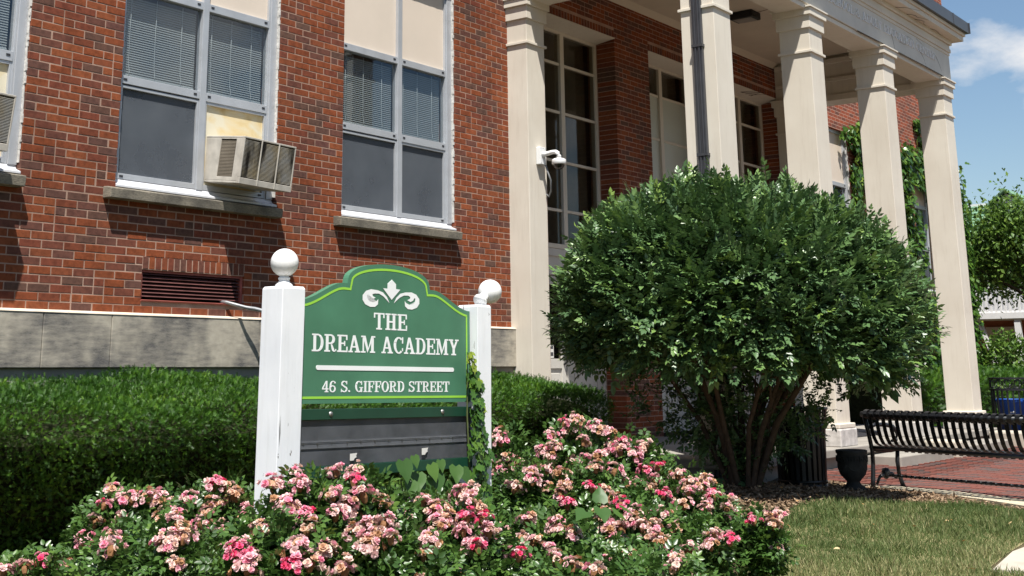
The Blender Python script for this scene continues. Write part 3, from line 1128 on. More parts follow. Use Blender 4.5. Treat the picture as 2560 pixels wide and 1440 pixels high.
    if c == 'N':
        return rc(.09, SE, .18, 1-SE)+rc(.58, 0, .67, 1-SE)+[[(.07, 1), (.26, 1), (.67, 0), (.56, 0)]]+rc(0, 0, .28, SE)+rc(.49, 1-SE, .76, 1), .77
    if c == '&':
        return arc(.30, .77, .20, .24, .10, .08, 0, 360, 16)+arc(.28, .28, .28, .29, .14, .09, 0, 360, 18)+[[(.20, .66), (.30, .72), (.74, .0), (.60, .0)]], .76
    return [], .34


def lettering(text, width, height, T, mat, name, parent, d0, d1, gap=.05):
    """text set to an exact width; T maps (u, depth, z) to world; strokes staggered so none are flush"""
    adv = []
    x = 0.0
    for c in text:
        g, wd = glyph(c)
        adv.append((g, x))
        x += wd+gap
    k = width/(x-gap)
    for (g, ox), c in zip(adv, text):
        if not g:
            continue
        m = MB()
        for i, poly in enumerate(g):
            m.prism([((ox+u)*k, z*height) for u, z in poly], d0-(i % 9)*0.00012, d1, T)
        m.build(name, mat, parent)


# ------------------------------------------------------------------ portico
por = thing('portico', 'cream painted portico of square columns with lettered frieze and dark gutter', 'portico', (16.15, 7.3, G0))
CW = 0.40
CXS = [12.05, 14.66, 17.22, 19.84]
CY0, CY1 = 5.97, 6.37


def column(x0, x1, y0, y1, zb=-0.66, plinth=True):
    c = MB().box(x0, x1, y0, y1, zb, 4.39).build('column', M['cream'], por, 0.006)
    cap = MB()
    MB().box(x0-.024, x1+.024, y0-.024, y1+.024, 3.835, 3.868).build('necking_band', M['cream'], c, 0.004)
    for z0, z1, e in ((4.150, 4.3125, .027), (4.312, 4.4025, .056), (4.402, 4.424, .074)):
        cap.box(x0-e, x1+e, y0-e, y1+e, z0, z1)
    cap.build('capital', M['cream'], c, 0.004)
    if plinth:
        p = MB()
        p.box(x0-.045, x1+.045, y0-.045, y1+.045, -0.70, -0.64)
        p.build('base_moulding', M['cream'], c, 0.012)
        MB().box(x0-.055, x1+.055, y0-.055, y1+.055, -0.905, -0.70).build('plinth', M['plinth_bare'], c, 0.014)
    return c


for i_, x in enumerate(CXS):
    column(x, x+CW, CY0, CY1)
for x in (12.05, 19.84):
    column(x, x+0.374, 8.46, 8.765, zb=-0.9, plinth=False)

e = MB()
e.box(12.05, 20.24, 5.978, 6.365, 4.39, 4.452)
e.box(12.05, 20.24, 5.99, 6.36, 4.452, 5.10)
e.build('architrave', M['cream'], por, 0.004)
e = MB()
e.box(19.84, 20.24, 6.365, 8.76, 4.30, 5.10)
e.box(19.81, 19.84, 6.37, 8.72, 4.30, 4.40)
e.box(19.79, 19.84, 6.37, 8.72, 4.62, 4.68)
e.box(19.76, 19.84, 6.37, 8.72, 4.92, 5.0)
e.build('side_beam', M['cream'], por, 0.004)
e = MB()
e.box(12.06, 12.44, 6.365, 8.46, 4.39, 5.10)
e.build('side_beam', M['cream'], por, 0.004)
fr = MB()
fr.box(12.02, 20.262, 5.955, 5.99, 4.458, 4.857)
fr.box(20.24, 20.262, 5.99, 8.745, 4.458, 4.857)
fr.box(12.02, 12.05, 5.99, 8.745, 4.458, 4.857)
frieze = fr.build('frieze', M['frieze'], por, 0.003)
lettering('SCHOOL & ADULT EDUCATION CENTER', 4.22, 0.125, lambda u, n, z: (15.33+u, n, 4.645+z), M['letter_carved'], 'letter', frieze, 5.943, 5.9556)


def ring(m, e, z0, z1, solid=False):
    if solid:
        return m.box(12.02-e, 20.262+e, 5.955-e, 8.748, z0, z1)
    m.box(12.02-e, 20.262+e, 5.955-e, 6.2, z0, z1)
    m.box(12.02-e, 12.2, 6.2, 8.748, z0, z1)
    m.box(20.1, 20.262+e, 6.2, 8.748, z0, z1)


cn = MB()
ring(cn, .012, 4.857, 4.905)
ring(cn, .030, 4.9055, 4.965)
ring(cn, .018, 4.9655, 5.03)
ring(cn, .050, 5.0305, 5.104)
ring(cn, .196, 5.1045, 5.184, True)
ring(cn, .225, 5.1845, 5.236, True)
cn.build('cornice', M['cream'], por, 0.005)
gt = MB()
ring(gt, .276, 5.2365, 5.416, True)
gt.box(20.262+.2765, 20.262+.279, 5.66, 5.68, 5.2365, 5.42)
gt.build('gutter', M['gutter'], por, 0.006)
for x in (14.0, 17.0, 19.75):
    box_part('gutter_joint', M['gutter'], por, x, x+.05, 5.674, 5.683, 5.236, 5.418)
cl = MB()
cl.box(12.44, 19.82, 6.36, 8.748, 5.06, 5.103)
cl.build('ceiling', M['soffit'], por)
tr = MB()
tr.prism([(8.748, 5.06), (8.66, 5.06), (8.70, 5.03), (8.748, 4.985)], 12.44, 19.82, lambda u, n, z: (n, u, z))
tr.prism([(6.36, 5.06), (6.43, 5.06), (6.40, 5.03), (6.36, 5.0)], 12.44, 19.82, lambda u, n, z: (n, u, z))
tr.build('ceiling_trim', M['soffit'], por)
box_part('bracket', M['gutter'], por, 20.262, 20.36, 6.1, 6.22, 4.86, 5.02, 0.01)

sl = MB()
sl.box(11.95, 20.62, 5.86, 8.76, -1.0, -0.90)
sl.build('porch_slab', M['slab'], por, 0.015)
MB().box(12.0, 20.58, 5.93, 8.76, -1.35, -1.0).build('porch_base', M['slab'], por)
MB().box(15.2, 17.1, 5.45, 5.86, -1.3, -1.02).build('step', M['slab'], por, 0.012)
MB().box(17.7, 19.7, 5.45, 5.86, -1.3, -1.02).build('step', M['slab'], por, 0.012)
MB().box(20.05, 20.5, 5.35, 5.858, -1.3, -0.93).build('cheek_block', M['concrete'], por, 0.03)
MB().box(17.2, 17.64, 5.42, 5.858, -1.3, -0.93).build('cheek_block', M['concrete'], por, 0.03)
box_part('door_mat', M['clip'], por, 16.6, 18.0, 6.55, 7.6, -0.897, -0.885)

ds = MB()
for i in range(5):
    ds.box(12.0-.010*(i % 2), 12.046, 6.105+i*.022, 6.105+i*.022+(.0205), -1.1, 4.36)
dsp = ds.build('downspout', M['downspout'], por, 0.003)
for z in (0.2, 2.2, 3.4):
    box_part('strap', M['downspout'], dsp, 11.985, 12.047, 6.095, 6.225, z, z+.03)


# ------------------------------------------------------------------ entrance bays: tall windows over doors
def bay(x0, x1, frosted=False):
    y = 9.05
    f = MB()
    xm = x0+0.49*(x1-x0)
    f.box(x0, x0+.05, y, y+.09, 1.50, EHEAD)
    f.box(x1-.05, x1, y, y+.09, 1.50, EHEAD)
    f.box(xm-.045, xm+.045, y-.01, y+.09, 1.56, EHEAD-.09)
    f.box(x0+.05, x1-.05, y, y+.09, EHEAD-.09, EHEAD)
    f.box(x0+.05, x1-.05, y-.015, y+.10, 1.50, 1.56)
    for z in (2.0, 2.645, 3.305, 3.965):
        f.box(x0+.05, xm-.045, y+.012, y+.07, z-.018, z+.018)
        f.box(xm+.045, x1-.05, y+.012, y+.07, z-.018, z+.018)
    wn_ = f.build('window', M['cream'], bld, 0.004)
    # painted reveal head
    MB().prism([(8.738, EHEAD-.004), (8.738, EHEAD-.016), (9.05, EHEAD-.055), (9.05, EHEAD-.004)], x0+.003, x1-.003, lambda u, n, z: (n, u, z)).build('reveal_soffit', M['cream'], wn_)
    bars = [1.56, 2.0, 2.645, 3.305, 3.965, EHEAD-.09]
    for a, b in ((x0+.05, xm-.045), (xm+.045, x1-.05)):
        for i in range(5):
            fro = frosted and i < 4
            MB().box(a, b, y+.030, y+.036, bars[i]+(.018 if i else 0), bars[i+1]-(.018 if i < 4 else 0)).build('pane', M['frosted'] if fro else M['glass_dark'], wn_)
    MB().box(x0+.02, x1-.02, y+.20, y+.206, 1.5, EHEAD-.02).build('curtain', M['curtain'], wn_)
    # panelled zone and doors under the transom
    d = MB()
    d.box(x0, x1, y+.02, y+.10, 1.16, 1.50)
    d.box(x0+.0, x1, y-.01, y+.02, 1.40, 1.497)
    d.box(x0+.0, x1, y-.005, y+.02, 1.16, 1.22)
    d.box(x0, x0+.06, y, y+.10, -0.9, 1.16)
    d.box(x1-.06, x1, y, y+.10, -0.9, 1.16)
    d.box(xm-.02, xm+.02, y+.01, y+.10, -0.9, 1.16)
    dr = d.build('door', M['door_paint'], bld, 0.004)
    for a, b in ((x0+.065, xm-.025), (xm+.025, x1-.065)):
        q = MB()
        q.box(a, a+.10, y+.02, y+.07, -0.88, 1.15)
        q.box(b-.10, b, y+.02, y+.07, -0.88, 1.15)
        q.box(a+.10, b-.10, y+.02, y+.07, 1.04, 1.15)
        q.box(a+.10, b-.10, y+.02, y+.07, 0.0, 0.12)
        q.box(a+.10, b-.10, y+.02, y+.07, -0.88, -0.72)
        q.box(a+.10, b-.10, y+.04, y+.06, -0.72, 0.0)
        q.box(a+.15, b-.15, y+.03, y+.04, -0.66, -0.06)
        q.build('door_leaf', M['door_paint'], dr, 0.004)
        MB().box(a+.10, b-.10, y+.042, y+.048, 0.12, 1.04).build('pane', M['glass_dark'], dr)
        MB().tube([(b-.06, y+.02, .05), (b-.06, y-.03, .08), (b-.06, y-.03, .36), (b-.06, y+.02, .39)], .014, 6).build('handle', M['black_metal'], dr)
    return dr


for i_, (a, b) in enumerate(ENT):
    bay(a, b, i_ == 1)

# no-smoking card stuck inside the door glass
ns = thing('door_notice', 'small white no smoking card with red ring in the door glass', 'notice', (13.36, 9.07, 0.13))
MB().box(13.20, 13.40, 9.078, 9.081, 0.13, 0.29).build('card', M['paper'], ns)
MB().lathe([(.052, -.001), (.052, .001), (.043, .001), (.043, -.001), (.052, -.001)], (13.26, 9.0765, .21), 20, Matrix.Rotation(math.pi/2, 3, 'X')).build('ring', M['red_ink'], ns)
q = MB()
q.box(-.046, .046, -.001, .001, -.005, .005, Matrix.Rotation(.8, 3, 'Y'), Vector((13.26, 9.0745, .21)))
q.build('slash', M['red_ink'], ns)
q = MB()
q.box(13.235, 13.29, 9.0752, 9.0772, .203, .214)
for z in (.262, .246, .190, .174, .160):
    q.box(13.325, 13.385, 9.0752, 9.0772, z, z+.009)
q.build_each('print_line', M['black_ink'], ns)

# ------------------------------------------------------------------ ceiling light
cl_ = thing('ceiling_light', 'black box light fixture under the portico ceiling', 'light', (16.5, 7.68, 5.06))
MB().box(16.36, 16.66, 7.50, 7.86, 4.955, 5.058).build('housing', M['lamp_box'], cl_, 0.012)
MB().box(16.40, 16.62, 7.54, 7.82, 4.948, 4.954).build('lens', M['lamp_lens'], cl_)

# ------------------------------------------------------------------ security camera
sc_ = thing('security_camera', 'white dome security camera on the pilaster beside the entrance', 'camera', (12.27, 8.46, 2.48))
MB().box(12.20, 12.325, 8.395, 8.457, 2.37, 2.58).build('junction_box', M['white_gloss'], sc_, 0.006)
q = MB()
for x, z in ((12.215, 2.385), (12.31, 2.385), (12.215, 2.565), (12.31, 2.565), (12.262, 2.565)):
    q.box(x-.004, x+.004, 8.3935, 8.396, z-.004, z+.004)
q.build_each('screw', M['clip'], sc_)
MB().tube([(12.262, 8.395, 2.485), (12.262, 8.36, 2.492), (12.262, 8.26, 2.505), (12.262, 8.215, 2.503), (12.262, 8.185, 2.485), (12.262, 8.172, 2.455), (12.262, 8.172, 2.42)], [.038, .028, .026, .026, .026, .027, .030], 12).build('arm', M['white_gloss'], sc_)
MB().lathe([(.0, .075), (.06, .073), (.080, .062), (.084, .05), (.086, .012), (.080, .004), (.0, .004)], (12.262, 8.172, 2.345), 24).build('housing', M['white_gloss'], sc_)
MB().lathe([(.066, .004), (.062, -.018), (.048, -.040), (.026, -.054), (.001, -.058)], (12.262, 8.172, 2.345), 20).build('lens_dome', M['dome_dark'], sc_)
MB().tube([(12.31, 8.42, 2.40), (12.32, 8.40, 2.36), (12.315, 8.37, 2.28), (12.33, 8.34, 2.18), (12.36, 8.36, 2.06), (12.385, 8.41, 2.0), (12.39, 8.445, 2.03)], .011, 8).build('cable', M['conduit'], sc_)

# ------------------------------------------------------------------ conduit from the vent
cp = MB().tube([(7.66, 8.80, .598), (7.68, 8.735, .592), (7.80, 8.60, .545), (7.86, 8.56, .535), (7.93, 8.50, .515), (8.02, 8.42, .47), (8.035, 8.41, .445)], [.016, .016, .016, .019, .016, .017, .016], 10).build('conduit_pipe', M['conduit'])
tag(cp, 'bent grey metal conduit pipe sticking out of the red vent', 'pipe')


# ------------------------------------------------------------------ window air conditioners
def air_conditioner(dx, label, worn):
    base = Vector((7.77+dx, 8.84, 1.66))
    t = thing('air_conditioner', label, 'air conditioner', base, 'window air conditioners')
    R = Matrix.Rotation(math.radians(7), 3, 'X') @ Matrix.Rotation(math.radians(1.5), 3, 'Y')

    def part(m, name, mat, bev=0.0, par=None):
        m.v = [tuple(R @ Vector(p) + base) for p in m.v]
        return m.build(name, mat, par or t, bev)
    W, H, Dp = 0.32, 0.425, 0.475
    c = MB()
    c.box(-W, W, -Dp+.04, .06, H-.02, H)                 # top
    c.box(-W, W, -Dp+.04, .06, 0, .02)                   # bottom
    c.box(W-.012, W, -Dp+.04, .06, .02, H-.02)           # right side
    c.box(-W, -W+.012, -Dp+.04, -.365, .02, H-.02)       # left side in front of the side vent
    c.box(-W, -W+.012, -.160, .06, .02, H-.02)
    c.box(-W, -W+.012, -.365, -.160, .02, .055)
    c.box(-W, -W+.012, -.365, -.160, H-.03, H-.02)
    part(c, 'casing', M['ac_case'], 0.004)
    part(MB().box(-W+.02, W-.02, -Dp+.07, .05, .03, H-.03), 'core', M['ac_dark'])
    g = MB()
    g.box(-W, W, -Dp, -Dp+.04, H-.016, H)
    g.box(-W, W, -Dp, -Dp+.04, 0, .055)
    g.box(-W, -W+.012, -Dp, -Dp+.04, .055, H-.016)
    g.box(W-.014, W, -Dp, -Dp+.04, .055, H-.016)
    for x in (-W/3, W/3):
        g.box(x-.006, x+.006, -Dp-.004, -Dp+.02, .0, H-.012)
    gr = part(g, 'grille_frame', M['ac_case'], 0.003)
    n = 30
    fin = MB()
    fin.box(-W/3+.008, W/3-.008, 0, .022, 0, .0045)
    me = make_mesh('fin', [tuple(R @ Vector(p)) for p in fin.v], fin.f, M['ac_fin'])
    for i in range(n):
        for x in (-2*W/3, 0, 2*W/3):
            z = .066+i*(H-.09)/n
            link('fin', me, gr, tuple(R @ Vector((x, -Dp+.003, z))+base))
    sf = MB()
    sf.box(0, .010, -.197, 0, 0, .008)
    me2 = make_mesh('side_fin', [tuple(R @ Vector(p)) for p in sf.v], sf.f, M['ac_vent'])
    for i in range(25):
        z = .060+i*(H-.10)/25
        link('side_fin', me2, gr, tuple(R @ Vector((-W+.001, -.164, z))+base))
    return t


air_conditioner(0.0, 'stained beige air conditioner jutting from the window left of the sign ball', True)
air_conditioner(-2.93, 'white air conditioner cut off by the left edge of the photo', False)


# ------------------------------------------------------------------ the school sign
SA = math.radians(-2.6)
SU = Vector((math.cos(SA), math.sin(SA), 0))
SN = Vector((-SU.y, SU.x, 0))
SL = Vector((4.172, 4.335, 0))


def sg(u, n, z):
    p = SL+SU*u+SN*n
    return (p.x, p.y, z)


def sgt(u, n, z):                       # the board hangs a little low on the right
    p = SL+SU*u+SN*n
    return (p.x, p.y, z-0.0135*(u-0.76))


sign = thing('school_sign', 'green school sign between two white posts with ball finials', 'sign', sg(0.76, 0.074, G0))


def post(u0, u1, zt, lean):
    m = MB()
    P = [(u0, 0), (u1, 0), (u1, .148), (u0, .148)]
    vs = [sg(u-lean, n, G0-.15) for u, n in P]+[sg(u, n, zt-.012) for u, n in P]
    c = [(u0+.006, .006), (u1-.006, .006), (u1-.006, .142), (u0+.006, .142)]
    vs += [sg(u, n, zt) for u, n in c]
    m.add(vs, [(0, 1, 5, 4), (1, 2, 6, 5), (2, 3, 7, 6), (3, 0, 4, 7), (4, 5, 9, 8), (5, 6, 10, 9), (6, 7, 11, 10), (7, 4, 8, 11), (8, 9, 10, 11)])
    return m.build('post', M['white_wood'], sign, 0.003)


pl_ = post(-.016, .126, .385, .022)
pr_ = post(1.400, 1.516, .346, .02)
# split and cracks in the old timber
q = MB()
q.add([sg(-.0155, -.0012, -.26), sg(-.012, -.0012, -.20), sg(-.009, -.0012, -.28), sg(-.0145, -.0012, -.345)], [(0, 1, 2, 3)])
q.add([sg(-.0245, .010, -.34), sg(-.0245, .012, -.28), sg(-.0245, .014, -.35)], [(0, 1, 2)])
q.build('crack', M['clip'], pl_)
q = MB()
q.add([sg(1.399, .100, .345), sg(1.399, .104, .345), sg(1.399, .103, .27), sg(1.399, .101, .26)], [(0, 1, 2, 3)])
q.build('crack', M['clip'], pr_)
neck = [(.0, .0), (.042, .0), (.042, .008), (.034, .016), (.024, .028), (.028, .036), (.029, .042), (.023, .047)]
ball = [(.067*math.sin(t), .114-.067*math.cos(t)) for t in [math.pi*(i+1.9)/19.0 for i in range(17)]]
ball = neck+[(r, z) for r, z in ball if z > .050]+[(.0, .181)]
MB().lathe(ball, sg(.055, .074, .385), 32).build('ball_finial', M['ball_white'], sign)
ax = (SU*0.83+Vector((0, 0, 0.50))+SN*0.05).normalized()
Rb = Vector((0, 0, 1)).rotation_difference(ax).to_matrix()
MB().lathe([(r*1.0, z*1.0) for r, z in ball], sg(1.497, .066, .368), 32, Rb).build('ball_finial', M['ball_white'], sign)


def board_outline():
    pts = []
    n = 14
    for i in range(n+1):                       # left shoulder
        t = i/n
        u = .128+t*.325
        pts.append((u, .318+.104*(t*t*(3-2*t))*(1-.06*max(0, t-.8)/.2)))
    for i in range(1, 28):                     # dome
        a = math.pi*(1-i/28)
        pts.append((.76+.302*math.cos(a), .428+.100*math.sin(a)**.85))
    for i in range(n+1):
        t = 1-i/n
        u = 1.392-t*.325
        pts.append((u, .318+.104*(t*t*(3-2*t))*(1-.06*max(0, t-.8)/.2)))
    pts += [(1.392, -.165), (.128, -.165)]
    return pts


def offset(poly, d):
    """inset a clockwise outline by mitring its edges"""
    out = []
    k = len(poly)
    for i in range(k):
        a, b, c = Vector(poly[i-1]), Vector(poly[i]), Vector(poly[(i+1) % k])
        e1, e2 = (b-a).normalized(), (c-b).normalized()
        n1, n2 = Vector((e1.y, -e1.x)), Vector((e2.y, -e2.x))
        m_ = (n1+n2)
        m_ = m_/max(m_.length_squared/2, .55)
        out.append(tuple(b+m_*d))
    return out


OUT = board_outline()
bo = MB().prism(OUT, .052, .090, sgt).build('sign_board', M['sign_green'], sign)
A_, B_ = offset(OUT, .022), offset(OUT, .0335)
lm = MB()
k_ = len(OUT)
lm.add([sgt(u, .0508, z) for u, z in A_]+[sgt(u, .0508, z) for u, z in B_], [(i, (i+1) % k_, (i+1) % k_+k_, i+k_) for i in range(k_)])
lm.build('border_line', M['sign_lime'], bo)
lettering('THE', .246, .083, lambda u, n, z: sgt(.643+u, n, .196+z), M['sign_white'], 'letter', bo, .0512, .0523, .07)
lettering('DREAM ACADEMY', 1.075, .083, lambda u, n, z: sgt(.222+u, n, .079+z), M['sign_white'], 'letter', bo, .0512, .0523)
lettering('46 S. GIFFORD STREET', .926, .053, lambda u, n, z: sgt(.294+u, n, -.112+z), M['sign_white'], 'letter', bo, .0512, .0523, .06)
bar = [(.252+.011, -.008), (1.254-.011, -.008)]
ru = [(.262-.011*math.sin(math.pi*i/8), .003-.011*math.cos(math.pi*i/8)) for i in range(9)]
ru = [(.262-.011*math.sin(math.pi*i/8), .003-.011*math.cos(math.pi*i/8)) for i in range(9)]+[(1.246+.011*math.sin(math.pi*i/8), .003+.011*math.cos(math.pi*i/8)) for i in range(9)]
MB().prism(ru, .0500, .0522, sgt).build('rule', M['sign_white'], bo)


def emb(px, py, mir=False):
    x = px-1217
    y = py-x*.052-205
    u = x*.000524
    return (.770+(-u if mir else u), .452-y*.000395)


SP = [(1220, 205), (1278, 262), (1278, 325), (1340, 332), (1217, 465), (1095, 318), (1160, 322), (1160, 258)]
MB().prism([emb(x, y) for x, y in SP][::-1], .0500, .0522, sgt).build('emblem_spear', M['sign_white'], bo)
CU = [(1187, 508), (1150, 430), (1095, 372), (1020, 345), (930, 334), (860, 355), (815, 410), (815, 470), (850, 525), (920, 558), (985, 558), (1025, 525), (1030, 458), (1005, 484), (960, 499), (910, 488), (880, 450), (873, 410),
      (888, 404), (908, 440), (945, 461), (994, 443), (953, 420), (948, 396), (980, 382), (1040, 388), (1100, 422), (1150, 470)]
import bmesh as _bm


def flat_shape(poly, n0, T, name, mat, parent):
    bm = _bm.new()
    f = bm.faces.new([bm.verts.new(T(u, n0, z)) for u, z in poly])
    _bm.ops.triangulate(bm, faces=[f])
    me = bpy.data.meshes.new(name)
    bm.to_mesh(me)
    bm.free()
    me.materials.append(mat)
    return link(name, me, parent)


flat_shape([emb(x, y) for x, y in CU], .0503, sgt, 'emblem_curl', M['sign_white'], bo)
flat_shape([emb(x, y, True) for x, y in CU], .0503, sgt, 'emblem_curl', M['sign_white'], bo)

# changeable-letter case under the board
ca = MB()
ca.prism([(.128, -.190), (1.392, -.190), (1.392, -.240), (.128, -.240)][::-1], .040, .090, sgt)
ca.prism([(.128, -.452), (1.392, -.452), (1.392, -.505), (.128, -.505)][::-1], .040, .090, sgt)
case = ca.build('letter_case', M['sign_dark'], sign, 0.002)
MB().prism([(.128, -.241), (1.392, -.241), (1.392, -.451), (.128, -.451)][::-1], .052, .062, sgt).build('case_back', M['track'], case)
MB().prism([(.128, -.336), (1.392, -.336), (1.392, -.374), (.128, -.374)][::-1], .0490, .0518, sgt).build('letter_track', M['track_pale'], case)
q = MB()
for z in (-.341, -.347, -.369):
    q.prism([(.128, z), (1.392, z), (1.392, z-.0022), (.128, z-.0022)][::-1], .0475, .0488, sgt)
q.build_each('track_rib', M['track_pale'], case)
q = MB()
for i in range(12):
    u = .17+i*.098+rnd.uniform(-.008, .008)
    q.prism([(u+.005*math.cos(a*math.pi/3), -.348+.005*math.sin(a*math.pi/3)) for a in range(6)], .0460, .0473, sgt)
    if i % 2:
        q.prism([(u-.001, -.352), (u+.001, -.352), (u+.001, -.372), (u-.001, -.372)][::-1], .0460, .0473, sgt)
q.build_each('rivet', M['screw'], case)
MB().prism([(.128, -.240), (1.392, -.240), (1.392, -.452), (.128, -.452)][::-1], .0435, .0450, sgt).build('acrylic_cover', M['acrylic'], case)
for u, z in ((.344, -.214), (1.152, -.214)):
    MB().lathe([(.0, .006), (.006, .0055), (.0115, .002), (.0125, .0)], sgt(u, .0398, z), 16, Matrix.Rotation(math.pi/2, 3, 'X')).build('screw', M['screw'], case)
    MB().lathe([(.0, .0), (.004, .0), (.004, .001)], sgt(u, .0330, z), 6, Matrix.Rotation(math.pi/2, 3, 'X')).build('screw_socket', M['clip'], case)
for u, z in ((.505, -.416), (1.020, -.408)):
    MB().prism([(u-.026, z+.014), (u+.022, z+.016), (u+.015, z+.004), (u+.018, z-.003), (u+.004, z-.009), (u-.002, z-.018), (u-.026, z-.018)][::-1], .0422, .0433, sgt).build('paper_scrap', M['paper'], case)

# ------------------------------------------------------------------ leaf templates
LEAF2 = ([(0, 0, 0), (-.28, .45, .07), (0, .5, -.03), (.28, .45, .07), (0, 1, -.08)], [(0, 2, 1), (0, 3, 2), (1, 2, 4), (2, 3, 4)])
LEAFO = ([(0, 0, 0), (-.30, .30, .05), (-.27, .65, .04), (0, 1.05, -.10), (.27, .65, .04), (.30, .30, .05), (0, .45, -.04)], [(0, 6, 1), (1, 6, 2), (2, 6, 3), (3, 6, 4), (4, 6, 5), (5, 6, 0)])
HEART = ([(0, 0, 0), (-.22, -.13, .05), (-.46, .05, .06), (-.43, .40, .03), (-.20, .75, .0), (0, 1.05, -.10), (.20, .75, .0), (.43, .40, .03), (.46, .05, .06), (.22, -.13, .05), (0, .4, -.05)],
         [(0, 10, 1), (1, 10, 2), (2, 10, 3), (3, 10, 4), (4, 10, 5), (5, 10, 6), (6, 10, 7), (7, 10, 8), (8, 10, 9), (9, 10, 0)])
IVY = ([(0, 0, 0), (-.22, -.10, .03), (-.52, .12, .05), (-.34, .40, .02), (-.40, .66, .03), (-.14, .70, 0), (0, 1.05, -.06), (.14, .70, 0), (.40, .66, .03), (.34, .40, .02), (.52, .12, .05), (.22, -.10, .03), (0, .4, -.05)],
       [(0, 12, 1), (1, 12, 2), (2, 12, 3), (3, 12, 4), (4, 12, 5), (5, 12, 6), (6, 12, 7), (7, 12, 8), (8, 12, 9), (9, 12, 10), (10, 12, 11), (11, 12, 0)])


def leaf_mesh(tp, mat, tone, name='leaf', bend=0.0):
    vs = [(x, y, z-bend*y*y) for x, y, z in tp[0]]
    return make_mesh(name, vs, tp[1], mat, True, [tone]*len(vs))


def place_leaf(me, parent, p, d, upv, s, name='leaf'):
    d = Vector(d).normalized()
    x = d.cross(Vector(upv)).normalized()
    z = x.cross(d)
    o = bpy.data.objects.new(name, me)
    COL.objects.link(o)
    o.parent = parent
    b = Vector(BASE.get(parent.name, (0, 0, 0)))
    o.matrix_parent_inverse = Matrix.Translation(-b)
    o.matrix_basis = Matrix.Translation(Vector(p)) @ Matrix(((x.x, d.x, z.x), (x.y, d.y, z.y), (x.z, d.z, z.z))).to_4x4() @ Matrix.Scale(s, 4)
    return o


# ivy climbing the right post
iv = thing('ivy_vine', 'leafy green ivy climbing the right end of the sign', 'ivy', sg(1.36, .0, G0))
MB().tube([sg(1.37, .02, -1.2), sg(1.36, .01, -.8), sg(1.345, .02, -.5), sg(1.34, .03, -.25), sg(1.355, .04, 0.), sg(1.36, .045, .09)], [.008, .007, .006, .005, .003, .002], 6).build('stem', M['rose_stem'], iv)
IVM = [leaf_mesh(IVY, M['ivy'], t, bend=.12) for t in (.05, .2, .35, .5, .7, .95)]
for i in range(300):
    t = i/299
    z = .09-t*1.12
    wd = .018+.035*min(1, t*2.2)+(.02 if z < -.35 else 0)
    c = 1.352-.01*math.sin(z*7)+(.012 if z < -.3 else 0)
    u = c+rnd.uniform(-wd, wd)+(.045 if z < -.38 and rnd.random() < .3 else 0)
    n = -.012-rnd.uniform(0, .03)+(.03 if z > -.05 else 0)
    kk = 5 if z > .02 and rnd.random() < .6 else (rnd.choice((3, 4, 4, 5)) if z > -.2 and rnd.random() < .4 else rnd.choice((1, 2, 2, 3, 3, 4)))
    dv = SU*rnd.uniform(-.7, .7)+Vector((0, 0, -1))*rnd.uniform(.4, 1)-SN*rnd.uniform(.1, .5)
    place_leaf(IVM[kk], iv, sg(u, n, z), dv, -SN+Vector((0, 0, .5)), rnd.uniform(.034, .058)*(.6 if z > .03 else 1))

# heart-leaved weed under the letter case
hv = thing('heart_leaf_weed', 'broad heart shaped green leaves growing under the sign case', 'weed', sg(.9, -.1, G0))
HM = [leaf_mesh(HEART, M['heart_leaf'], t, bend=.1) for t in (.1, .4, .7, 1.0)]
for px, py, s in ((942, 1186, .105), (968, 1168, .060), (1012, 1196, .085), (985, 1216, .10), (1002, 1236, .10), (1082, 1206, .09), (1040, 1183, .06), (1056, 1252, .11), (1108, 1214, .085), (1030, 1220, .10), (960, 1228, .08), (1085, 1248, .09)):
    u, z = .178+(px-757)*.00288, -.452-(py-1172)*.00212
    p = Vector(sg(u, -.05-rnd.uniform(0, .05), z+s*.4))
    place_leaf(rnd.choice(HM), hv, p, Vector((rnd.uniform(-.5, .5), -.5, -1)), Vector((-.3, -.8, .7)), s)
    if rnd.random() < .6:
        pass
q = MB()
for u, z in ((.72, -.50), (.95, -.52), (1.08, -.55), (.85, -.58)):
    q.tube([sg(.9, -.03, -1.15), sg(.9+(u-.9)*.4, -.05, -.85), sg(u, -.06, z)], [.006, .005, .003], 5)
q.build('stem', M['rose_stem'], hv)
hw = thing('heart_leaf_weed', 'few broad pale green leaves among roses right of the sign post', 'weed', (5.75, 3.75, G0))
for p, s, d in (((5.60, 3.62, -.70), .10, (-.9, -.1, -.15)), ((5.68, 3.58, -.69), .10, (-.3, -.3, -.2)), ((5.75, 3.55, -.71), .09, (.5, -.3, -.25)), ((5.70, 3.60, -.66), .09, (.2, .1, .4)), ((5.82, 3.54, -.70), .085, (.9, -.2, -.2))):
    place_leaf(rnd.choice(HM), hw, p, d, (-.2, -.4, 1), s)
MB().tube([(5.72, 3.7, -1.15), (5.7, 3.62, -.9), (5.69, 3.59, -.69)], .004, 5).build('stem', M['rose_stem'], hw)

